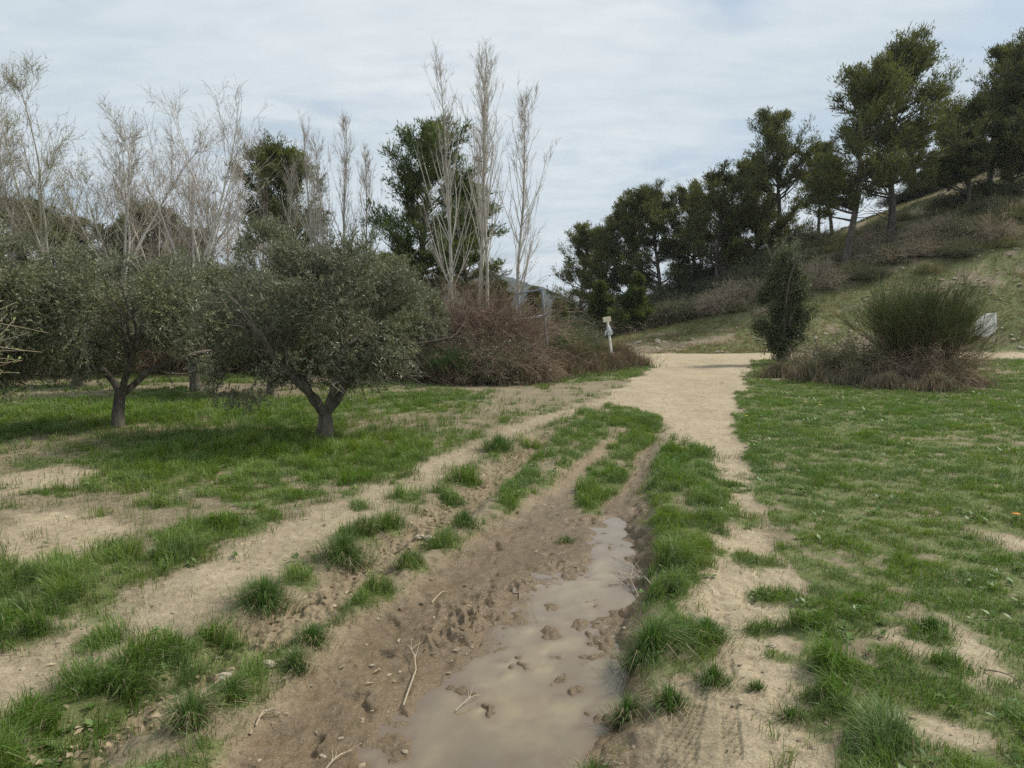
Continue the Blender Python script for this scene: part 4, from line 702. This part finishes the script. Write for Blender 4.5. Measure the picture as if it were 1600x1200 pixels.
def weeds_obj(loc, rx, ry, hgt, seed, label, cat, group, n=2500, col=(0.26, 0.20, 0.14), gcol=None, gf=0.15, name='dry_weeds'):
    rng = R(seed); e = empty(name, loc, label, cat, group); a_ = rng.uniform(0, 6.28, n); r0 = np.abs(rng.normal(0, 0.62, n)); B = np.stack([np.cos(a_) * r0 * rx, np.sin(a_) * r0 * ry, np.full(n, -0.03)], 1)
    h_ = hgt * rng.uniform(0.2, 1.25, n) * np.clip(1.1 - 0.45 * r0, 0.3, 1.1) * (0.45 + 1.1 * vn(B[:, 0] * 3 + seed, B[:, 1] * 3, seed)); cc = np.array(col) * rng.uniform(0.5, 1.6, (n, 1)); g_ = rng.random(n) < gf; cc[g_] = np.array(gcol or (0.09, 0.13, 0.045)) * rng.uniform(0.6, 1.4, (int(g_.sum()), 1))
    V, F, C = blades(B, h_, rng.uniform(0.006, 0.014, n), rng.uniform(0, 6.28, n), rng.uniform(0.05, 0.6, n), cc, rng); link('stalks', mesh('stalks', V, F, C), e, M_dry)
    b = Bag(); k = n // 5; i = rng.integers(0, n, k); P, Rr = grow(B[i], np.stack([rng.normal(0, .35, k), rng.normal(0, .35, k), np.ones(k)], 1), hgt * rng.uniform(0.5, 1.1, k), np.full(k, 0.004), np.full(k, 0.002), 5, 0.15, 0.0, rng); b.tube(P, Rr, 3, np.array(col) * rng.uniform(0.4, 1.1, (k, 1)))
    S, D, r_, t_, _ = spawn(P, Rr, k * 3, 0.3, 1, 0.7, 0.2, rng); P, Rr = grow(S, D, hgt * rng.uniform(0.1, 0.25, k * 3), np.full(k * 3, 0.0026), np.full(k * 3, 0.0015), 3, 0.15, 0.03, rng); b.tube(P, Rr, 3, np.array(col) * rng.uniform(0.5, 1.2, (k * 3, 1))); b.make('twigs', M_twig, e); return e
def G(px, py): q = gnd(px, py); return (q[0], q[1], gz(*q))
def A(px, Y, py=560): x = at(px, py, Y)[0]; return (x, Y, gz(x, Y))
gt = 'brown bramble thicket at the foot of the poplars'
for i, (px, Y, rx, h_, lab, gg) in enumerate([(700, 17.7, 0.85, 1.15, 'brown bramble clump at the front left of the thicket', 0.3), (765, 17.6, 0.9, 1.15, 'dark low bramble clump at the front middle of the thicket', 0.5), (812, 17.9, 0.75, 0.85, 'reddish bramble clump in front of the metal frame', 0.1),
        (715, 19.4, 0.8, 2.0, 'tall brown vine mound climbing the leftmost tall poplar', 0.05), (752, 19.8, 0.75, 2.5, 'tallest brown vine mound under the twin-trunk poplar', 0.03), (792, 20.6, 0.6, 1.55, 'brown vine mound at the foot of the lone right-hand poplar', 0.05), (668, 19.8, 0.7, 1.35, 'pale brown tangle at the left end of the thicket', 0.1), (846, 19.4, 0.45, 0.7, 'small brown tangle just behind the frame post', 0.15)]):
    bramble_obj(A(px, Y), rx, rx * 0.9, h_, 500 + i, lab, 'bramble', gt, n=int(650 + 200 * h_), green=gg, flop=0.55 if h_ < 1.5 else 0.22, col=(0.205, 0.152, 0.115) if i != 2 else (0.22, 0.158, 0.118))
gk = 'brown hedge of brambles along the back of the orchard'
hl = [(20, 19.0), (95, 19.5), (165, 20.3), (235, 20.0), (300, 20.8), (365, 20.5), (430, 20.6), (495, 21), (560, 20.6), (615, 20.0)]
nm = ['at the far left', 'behind the left olive trunk, left side', 'behind the left olive trunk', 'right of the left olive trunk', 'behind the far olive trunk', 'left of the largest olive trunk', 'just left behind the forked trunk', 'directly behind the forked trunk', 'right of the forked trunk', 'at the right end by the leafless crooked tree']
for i, (px, Y) in enumerate(hl): bramble_obj(A(px, Y), 1.1, 0.9, 1.5 + 0.3 * (i % 3), 520 + i, 'dark brown hedge bramble ' + nm[i], 'bramble', gk, n=560, green=0.35, col=(0.15, 0.108, 0.078))
# olive-green hedge shrubs that close the view above the brambles
gh = 'grey-green hedge shrubs behind the orchard'
for i, px in enumerate([-20, 60, 145, 225, 300, 375, 455, 540]):
    Y = 24 + (i % 3); bramble_obj(A(px, Y), 1.7, 1.2, 2.6 + 0.4 * (i % 2), 540 + i, 'grey-green hedge shrub behind the olives, ' + ['leftmost', 'second from the left', 'third from the left', 'fourth from the left', 'fifth from the left', 'third from the right', 'second from the right', 'rightmost'][i], 'shrub', gh, n=520, green=0.9, col=(0.15, 0.13, 0.10), name='hedge_shrub', leafc=(0.085, 0.10, 0.055), rad=0.007)
broom_obj(A(703, 16.6), 0.6, 1.05, 560, 'green broom tussock with brown base left in front of the brambles', 'broom', 'broom tussocks by the track', n=1300)
broom_obj(A(885, 20.5), 0.7, 1.25, 561, 'bright green broom tussock right of the metal frame', 'broom', 'broom tussocks by the track', n=1600, green=(0.12, 0.16, 0.06))
broom_obj(A(925, 23.5), 0.6, 0.95, 562, 'greenish broom clump left behind the white post', 'broom', 'broom tussocks by the track', n=1000, green=(0.11, 0.14, 0.055))
gw = 'dry brown weeds along the edge of the scrub'
for i, (px, Y, rx, h_, lab) in enumerate([(868, 19.0, 0.7, 0.75, 'tan dry grass clump at the foot of the frame post'), (905, 20.0, 0.7, 0.7, 'dry brown weeds left of the white post'), (945, 21.0, 0.7, 0.65, 'dry brown weeds around the foot of the white post'), (985, 22.8, 0.6, 0.55, 'grey-brown weeds beside the sandy track mouth'), (800, 17.2, 0.6, 0.6, 'pale straw clump below the dark brambles'), (960, 23.2, 0.7, 0.8, 'tall thin weeds behind the white post')]):
    weeds_obj(A(px, Y), rx, rx * 0.7, h_, 570 + i, lab, 'dry weeds', gw, col=(0.26, 0.20, 0.135), gf=0.3)
gx2 = 'dry weeds on the right of the track'
for i, (px, py, rx, h_, lab) in enumerate([(1215, 590, 0.6, 0.45, 'pinkish dry weeds at the foot of the holm oak, left side'), (1262, 598, 0.6, 0.45, 'pinkish dry weeds in front of the holm oak, right side'), (1330, 602, 0.7, 0.42, 'low dry weeds between the holm oak and the big broom'), (1390, 608, 0.65, 0.36, 'brown weeds at the left foot of the big broom'), (1465, 612, 0.75, 0.34, 'brown weeds in front of the big broom'), (1520, 602, 0.4, 0.3, 'brown weeds at the right foot of the big broom')]):
    weeds_obj(G(px, py), rx, rx * 0.6, h_, 580 + i, lab, 'dry weeds', gx2, col=(0.29, 0.225, 0.165), gf=0.35, n=1500)
bramble_obj(G(1345, 588), 0.9, 0.7, 0.95, 590, 'dark green and brown bramble between the holm oak and the big broom', 'bramble', 'brambles by the big broom', n=520, green=0.8, leafc=(0.09, 0.12, 0.05))
bramble_obj(G(1280, 578), 0.7, 0.6, 0.8, 591, 'greyish leafless bush hugging the holm oak', 'bramble', 'brambles by the big broom', n=420, green=0.1, col=(0.25, 0.20, 0.15))
broom_obj(G(1434, 598), 1.15, 2.95, 592, 'large round broom bush, green above and brown woody below', 'broom', n=3600, wide=0.45, green=(0.12, 0.135, 0.060), brown=(0.26, 0.18, 0.125), gfrac=0.85)
bramble_obj(G(1455, 600), 0.65, 0.6, 1.15, 593, 'brown tangled twigs under the big broom', 'bramble', 'brambles by the big broom', n=480, green=0.05, col=(0.26, 0.195, 0.14))
# scrub band and bushes on the slope
protos = [bramble_obj(A(1130, 41), 1.1, 1.0, 1.3, 600, 'brown leafless bush in the scrub band below the pines', 'bush', 'brown bushes on the slope', n=330, green=0.08, col=(0.30, 0.245, 0.18), rad=0.011, name='slope_bush'),
          bramble_obj(A(1060, 42), 1.1, 1.0, 1.2, 601, 'olive-green leafy bush in the scrub band below the pines', 'bush', 'green bushes on the slope', n=300, green=2.2, col=(0.15, 0.13, 0.09), rad=0.010, name='slope_bush', leafc=(0.105, 0.12, 0.045)),
          bramble_obj(A(1180, 45), 1.2, 1.1, 1.6, 602, 'dark evergreen bush under the shade of the pines', 'bush', 'dark bushes under the pines', n=300, green=2.6, col=(0.10, 0.09, 0.06), rad=0.010, name='slope_bush', leafc=(0.075, 0.09, 0.035)),
          weeds_obj(A(1500, 40), 1.3, 1.1, 0.6, 603, 'straw-coloured tussock on the upper slope', 'tussock', 'straw tussocks on the slope', n=1500, col=(0.27, 0.24, 0.13), gf=0.4, gcol=(0.14, 0.16, 0.05), name='tussock')]
rng = R(610)
def sprinkle(k, pts, smin, smax):
    for (x, y) in pts:
        s = rng.uniform(smin, smax); copy_tree(protos[k], (x, y, gz(x, y) - 0.04), rz=rng.uniform(0, 6.28), s=(s, s, s * rng.uniform(0.75, 1.15)))
def band(n, pxa, pxb, ya, yb, ja, jb):   # along the scrub line: distance interpolated over the picture's width
    o_ = []
    for i in range(n):
        f = rng.random(); Y = ya + (yb - ya) * f + rng.uniform(ja, jb); px = pxa + (pxb - pxa) * f; o_.append((at(px, 480, Y)[0] + rng.normal(0, 0.4), Y))
    return o_
sprinkle(0, band(28, 900, 1300, 44, 39.5, -1.0, 2.5) + band(26, 1270, 1690, 42.0, 41.0, -1.0, 3.5), 0.45, 1.0)
sprinkle(1, band(26, 900, 1250, 46, 42, -1, 4) + band(20, 1290, 1640, 41, 43, -3, 8), 0.5, 1.0)
sprinkle(2, band(34, 905, 1260, 52, 47, -2, 7) + band(12, 1400, 1680, 55, 51, -1, 9), 0.6, 1.2)
sprinkle(3, band(60, 1150, 1680, 42, 40, -3, 9), 0.7, 1.3)
sprinkle(0, [(at(px, 520, Y)[0], Y) for px, Y in ((880, 34), (895, 37), (905, 40), (870, 30), (900, 31), (930, 35))], 0.35, 0.6)
sprinkle(1, [(at(px, 520, Y)[0], Y) for px, Y in ((850, 32), (866, 36), (890, 33), (830, 38), (815, 30), (905, 43), (860, 44), (780, 33), (740, 34), (700, 33))], 0.8, 1.5)

# ------------------------------------------------------------------ built things
M_white = plainmat('white_paint', (0.78, 0.77, 0.72), 0.6, 0, (0.45, 0.25, 0.14), 14, 0.60, 0.66)
M_board = plainmat('white_board', (0.88, 0.88, 0.86), 0.7, 0, (0.74, 0.74, 0.72), 8, 0.4, 0.7)
M_cream = plainmat('cream_plate', (0.78, 0.70, 0.52), 0.6, 0, (0.62, 0.50, 0.36), 10, 0.55, 0.7)
M_galv = plainmat('galvanised', (0.30, 0.34, 0.39), 0.6, 0.0, (0.20, 0.23, 0.27), 12, 0.4, 0.65)
M_rust = plainmat('rusty_collar', (0.42, 0.16, 0.06), 0.8, 0, (0.70, 0.60, 0.50), 25, 0.45, 0.6)
M_tape = plainmat('pale_wrap', (0.72, 0.75, 0.80), 0.5, 0, (0.50, 0.53, 0.58), 18, 0.4, 0.65)
def bar(name, p0, p1, r, mat, parent, sides=10):
    p0 = np.array(p0, float); p1 = np.array(p1, float); P = np.stack([p0 + (p1 - p0) * f for f in (0, 0.02, 0.98, 1.0)])[None]; Rr = np.array([[r * .85, r, r, r * .85]]); V, F = tubes(P, Rr, sides); b = Bag(); b.add(V, F)
    for ring, c in ((0, p0), (3, p1)):
        k = len(V) // 4; idx = np.arange(ring * sides, ring * sides + sides); cv = np.array([c]); b.add(np.concatenate([V[idx], cv]), np.array([[i, (i + 1) % sides, sides, sides] for i in range(sides)])[:, [0, 1, 2, 2]][:, :4])
    # degenerate quads replaced by a proper fan
    me = bpy.data.meshes.new(name); vs = V.tolist() + [p0.tolist(), p1.tolist()]; fs = F.tolist() + [[(i + 1) % sides, i, len(V)] for i in range(sides)] + [[3 * sides + i, 3 * sides + (i + 1) % sides, len(V) + 1] for i in range(sides)]
    me.from_pydata(vs, [], fs); me.update(); return link(name, me, parent, mat)
def box(name, c, size, mat, parent, rot=(0, 0, 0), bev=0.004):
    import bmesh
    bm = bmesh.new(); bmesh.ops.create_cube(bm, size=1.0)
    for v in bm.verts: v.co = (v.co[0] * size[0], v.co[1] * size[1], v.co[2] * size[2])
    bmesh.ops.bevel(bm, geom=bm.edges[:], offset=bev, segments=2, affect='EDGES'); me = bpy.data.meshes.new(name); bm.to_mesh(me); bm.free(); o = link(name, me, parent, mat); o.location = c; o.rotation_euler = rot; return o
# metal frame (Y about 20)
Y = 20.3; pz = A(858, Y, 575); e = empty('metal_frame', pz, 'tall galvanised steel frame with two posts and crossbars standing in the brambles', 'frame')
def loc_(px, py, Yv): q = at(px, py, Yv); return (q[0] - pz[0], q[1] - pz[1], q[2] - pz[2])
bar('post', loc_(859, 590, Y), loc_(847, 452, Y), 0.036, M_galv, e); bar('post', loc_(823, 590, Y + 1.4), loc_(809, 459, Y + 1.4), 0.032, M_galv, e)
bar('top_bar', loc_(806, 459, Y + 1.45), loc_(849, 452, Y - 0.02), 0.034, M_galv, e); o = bar('crossbar', loc_(814, 499, Y + 1.4), loc_(851, 493, Y), 0.030, M_board, e); tag(o, 'upper whitish crossbar')
bar('crossbar', loc_(814, 503, Y + 1.4), loc_(852, 497, Y), 0.018, M_galv, e)
# white marker post
Y = 21.2; pz = A(960, Y, 578); e = empty('marker_post', pz, 'leaning white painted post with a small cream plate on top beside the track', 'post')
bar('shaft', loc_(959.5, 585, Y), loc_(949, 499, Y), 0.036, M_white, e)
c = loc_(957.5, 556, Y); bar('rust_band', loc_(958.3, 562, Y), loc_(957, 551, Y), 0.039, M_rust, e)
c = loc_(948.3, 499, Y - 0.06); box('plate', c, (0.24, 0.03, 0.15), M_cream, e, (0, math.radians(-8), math.radians(8)))
bar('wrap', loc_(952.6, 524, Y), loc_(950.6, 510, Y), 0.058, M_tape, e); c = loc_(954.8, 519, Y - .05); box('tag_flap', c, (0.09, 0.02, 0.15), M_tape, e, (0.1, math.radians(-18), 0.3)); c = loc_(946.5, 520, Y - .04); box('tag_flap', c, (0.05, 0.02, 0.15), M_tape, e, (0.1, math.radians(14), -0.3))
# white board behind the big broom
Y = 31.6; pz = A(1540, Y, 530); e = empty('white_board', pz, 'white slanted board standing at the foot of the slope right of the big broom', 'board')
pts = [loc_(*p, Y) for p in ((1522, 524), (1526, 503), (1541, 491), (1557, 489), (1558, 512), (1551, 521), (1537, 527))]
V = [(p[0], 0.0, p[2]) for p in pts] + [(p[0], 0.05, p[2] + 0.01) for p in pts]; n = len(pts); Fs = [list(range(n)), list(range(2 * n - 1, n - 1, -1))] + [[i, i + n, (i + 1) % n + n, (i + 1) % n] for i in range(n)]
me = bpy.data.meshes.new('panel'); me.from_pydata(V, [], Fs); me.update(); link('panel', me, e, M_board); bar('stake', (0.1, 0.08, -0.2), (0.1, 0.08, pts[2][2] - 0.05), 0.03, M_bark_pale, e); bar('stake', (0.42, 0.08, -0.2), (0.42, 0.08, pts[3][2] - 0.05), 0.03, M_bark_pale, e)

# ------------------------------------------------------------------ small things on the ground
def twig(pxs, label, r=0.004, side=7, seed=0, col=(0.42, 0.35, 0.26), name='dry_twig'):
    rng = R(seed); Q = []
    for (px, py) in pxs: q = gnd(px, py, -0.10 if pxs[0][0] > 380 and pxs[0][0] < 1000 else 0); Q.append([q[0], q[1], max(gz(*q), ZW if gz(*q) < -0.09 else -1) + r + 0.006])
    Q = np.array(Q); o0 = Q[0].copy(); Q = Q - o0; t_ = np.linspace(0, 1, 9); cum = np.linspace(0, 1, len(Q)); P = np.stack([np.interp(t_, cum, Q[:, i]) for i in range(3)], 1)[None]; P[0, :, 2] += np.sin(t_ * 3.1) * 0.02; Rr = np.linspace(r, r * 0.4, 9)[None]
    b = Bag(); b.tube(P, Rr, 5, np.array(col)); S, D, r_, tt, _ = spawn(P, Rr, side, 0.25, 0.95, 0.75, 0.2, rng); D[:, 2] = np.abs(D[:, 2]) * 0.25; L = np.linalg.norm(Q[-1]); P2, R2 = grow(S, D, L * rng.uniform(0.2, 0.5, side), r_ * 0.7, np.full(side, r * 0.25), 5, 0.1, -0.02, rng); b.tube(P2, R2, 4, np.array(col) * 0.95)
    me = mesh(name, np.concatenate(b.V), np.concatenate(b.F), np.concatenate(b.C)); o = link(name, me, None, M_twig); o.location = o0; tag(o, label, 'twig'); return o
twig([(630, 1098), (650, 1050), (648, 1030), (638, 1012), (612, 1010)], 'pale branched dead twig lying on the wet mud left of the puddle', 0.0034, 10, 1)
twig([(712, 1102), (735, 1088), (752, 1078)], 'short pale stick floating in the puddle', 0.0035, 3, 2)
twig([(505, 1200), (525, 1185), (550, 1165)], 'pale twig on the mud at the bottom edge of the photo', 0.004, 3, 3)
twig([(400, 1145), (412, 1130), (440, 1125)], 'curly pale root on the mud near the bottom left', 0.004, 6, 4)
twig([(675, 940), (690, 928), (700, 920)], 'short stick on the mud left of the mud clods', 0.004, 1, 5)
twig([(1000, 905), (985, 880), (965, 868)], 'tangle of dry stalks overhanging the right edge of the puddle', 0.004, 12, 6)
twig([(1020, 915), (1000, 870), (985, 858)], 'arched dry stem at the right edge of the puddle', 0.004, 8, 7)
twig([(108, 1065), (125, 1045), (137, 1030)], 'thin dark stick on the footpath at the lower left', 0.004, 2, 8, (0.15, 0.11, 0.08))
twig([(1540, 1055), (1575, 1070), (1590, 1078)], 'dark twig on the bare patch at the lower right', 0.004, 3, 9, (0.2, 0.17, 0.14))
twig([(880, 905), (860, 895), (835, 893)], 'straw stalks on the mud at the upper left edge of the puddle', 0.003, 6, 10)
def tuft(px, py, r, h_, n, seed, label, dryf=0.2, col=(0.10, 0.17, 0.045)):
    q = gnd(px, py, -0.06); rng = R(seed); o0 = np.array([q[0], q[1], gz(*q)]); a_ = rng.uniform(0, 6.28, n); rr_ = np.abs(rng.normal(0, 0.45, n)) * r; X = np.cos(a_) * rr_; Yv = np.sin(a_) * rr_ * 0.9
    B = np.stack([X, Yv, samp(GZ, X + q[0], Yv + q[1]) - o0[2] - 0.005], 1); lean = np.clip(rr_ / r * 0.9 + rng.normal(0.15, 0.35, n), 0.05, 1.6); cc = np.array(col) * rng.uniform(0.6, 1.5, (n, 1)); dr = (rng.random(n) < dryf * (0.5 + rr_ / r)); cc[dr] = np.array([0.38, 0.32, 0.20]) * rng.uniform(0.6, 1.1, (int(dr.sum()), 1)); lean[dr] += 0.4
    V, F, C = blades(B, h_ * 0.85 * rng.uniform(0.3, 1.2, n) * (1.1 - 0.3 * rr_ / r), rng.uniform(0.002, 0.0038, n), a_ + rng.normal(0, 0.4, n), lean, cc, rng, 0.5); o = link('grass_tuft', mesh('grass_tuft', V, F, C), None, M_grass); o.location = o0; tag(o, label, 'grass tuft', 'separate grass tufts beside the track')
for i, a_ in enumerate([(415, 958, .17, .19, 1500, 'thick grass tuft on the bank between footpath and ditch', .15), (540, 885, .17, .24, 1700, 'tallest dark green tuft on the bank, drooping straw at its base', .2), (490, 1010, .09, .13, 600, 'small tuft on the left rim of the mud, upper of a close pair', .25), (462, 1050, .08, .13, 550, 'small tuft on the left rim of the mud, lower of a close pair', .3),
        (362, 1108, .08, .12, 500, 'small tuft in the ditch near the bottom left', .3), (300, 1155, .11, .17, 800, 'bright tuft with straw at its foot near the bottom left corner', .3), (725, 828, .15, .15, 900, 'round tuft at the left rim of the mud, halfway up the track', .15), (635, 885, .11, .14, 700, 'tuft at the left rim of the mud beside the pale stones', .2), (778, 708, .28, .26, 1500, 'tall dark tuft on the right edge of the footpath', .05),
        (1115, 1080, .10, .10, 600, 'dark flat tuft on the sandy strip right of the puddle', .15), (1045, 1115, .09, .12, 600, 'bushy tuft in the tyre track near the bottom', .2), (1182, 1090, .05, .06, 220, 'smallest tuft on the pale sandy strip', .2), (978, 1110, .07, .13, 500, 'narrow tuft on the right rim of the puddle', .3), (925, 1190, .07, .10, 450, 'pale tuft at the puddle rim on the bottom edge', .5),
        (1015, 1030, .17, .20, 1500, 'large tuft leaning over the right side of the puddle', .12), (1105, 1015, .14, .12, 1000, 'low dark tuft joined to the right of the large leaning tuft', .12), (1455, 1005, .14, .09, 900, 'isolated dark tuft in the bare patch on the right', .1), (1235, 1135, .10, .06, 400, 'thin yellowish tuft on the pale sand at the bottom', .35), (885, 832, .10, .07, 300, 'thin yellow-green tuft on the mud above the puddle', .3)]):
    tuft(*a_[:5], 700 + i, a_[5], a_[6])
# flowers
M_or = plainmat('orange_petal', (0.80, 0.28, 0.02), 0.6, 0, (0.85, 0.36, 0.04), 30); M_ye = plainmat('yellow_petal', (0.80, 0.62, 0.03), 0.6, 0, (0.85, 0.7, 0.1), 30); M_stem = plainmat('stem', (0.08, 0.13, 0.03), 0.7)
def flower(px, py, r, mat, label):
    q = gnd(px, py); z = gz(*q); e = empty('flower', (q[0], q[1], z), label, 'flower', 'small wild flowers in the grass'); h_ = 0.05 + r; bar('stem', (0, 0, 0), (0, 0, h_), 0.003, M_stem, e, 5); V, Fs = [], []
    for k in range(12):
        a = k * math.pi / 6; s = len(V); w = 0.16
        V += [(0, 0, h_), (math.cos(a - w) * r * .7, math.sin(a - w) * r * .7, h_ + r * .15), (math.cos(a) * r, math.sin(a) * r, h_ + r * .1), (math.cos(a + w) * r * .7, math.sin(a + w) * r * .7, h_ + r * .15)]; Fs.append([s, s + 1, s + 2, s + 3])
    me = bpy.data.meshes.new('petals'); me.from_pydata(V, [], Fs); me.update(); link('petals', me, e, mat)
flower(1587, 822, 0.035, M_or, 'orange daisy-like flower in the grass at the right edge'); flower(1258, 636, 0.04, M_ye, 'yellow flower left of the pair near the dry weeds'); flower(1281, 643, 0.04, M_ye, 'yellow flower right of the pair near the dry weeds'); flower(1166, 657, 0.035, M_ye, 'yellow flower at the right edge of the sandy track')
# ------------------------------------------------------------------ air between the camera and the far hill
mz, t, o = newmat('haze'); v = t.nodes.new('ShaderNodeVolumePrincipled'); v.inputs['Color'].default_value = (0.80, 0.88, 1.0, 1); v.inputs['Density'].default_value = 0.00022; v.inputs['Anisotropy'].default_value = 0.2
t.links.new(v.outputs[0], o.inputs['Volume'])
hz = [(x_, y_, z_) for z_ in (-8, 110) for (x_, y_) in ((-2000, -200), (2000, -200), (2000, 1560), (-2000, 1560))]
me = bpy.data.meshes.new('haze'); me.from_pydata(hz, [], [(3, 2, 1, 0), (4, 5, 6, 7), (0, 1, 5, 4), (1, 2, 6, 5), (2, 3, 7, 6), (3, 0, 4, 7)]); me.update(); tag(link('haze', me, mat=mz), kind='stuff', label='thin bluish haze filling the valley', cat='haze')
print('done')
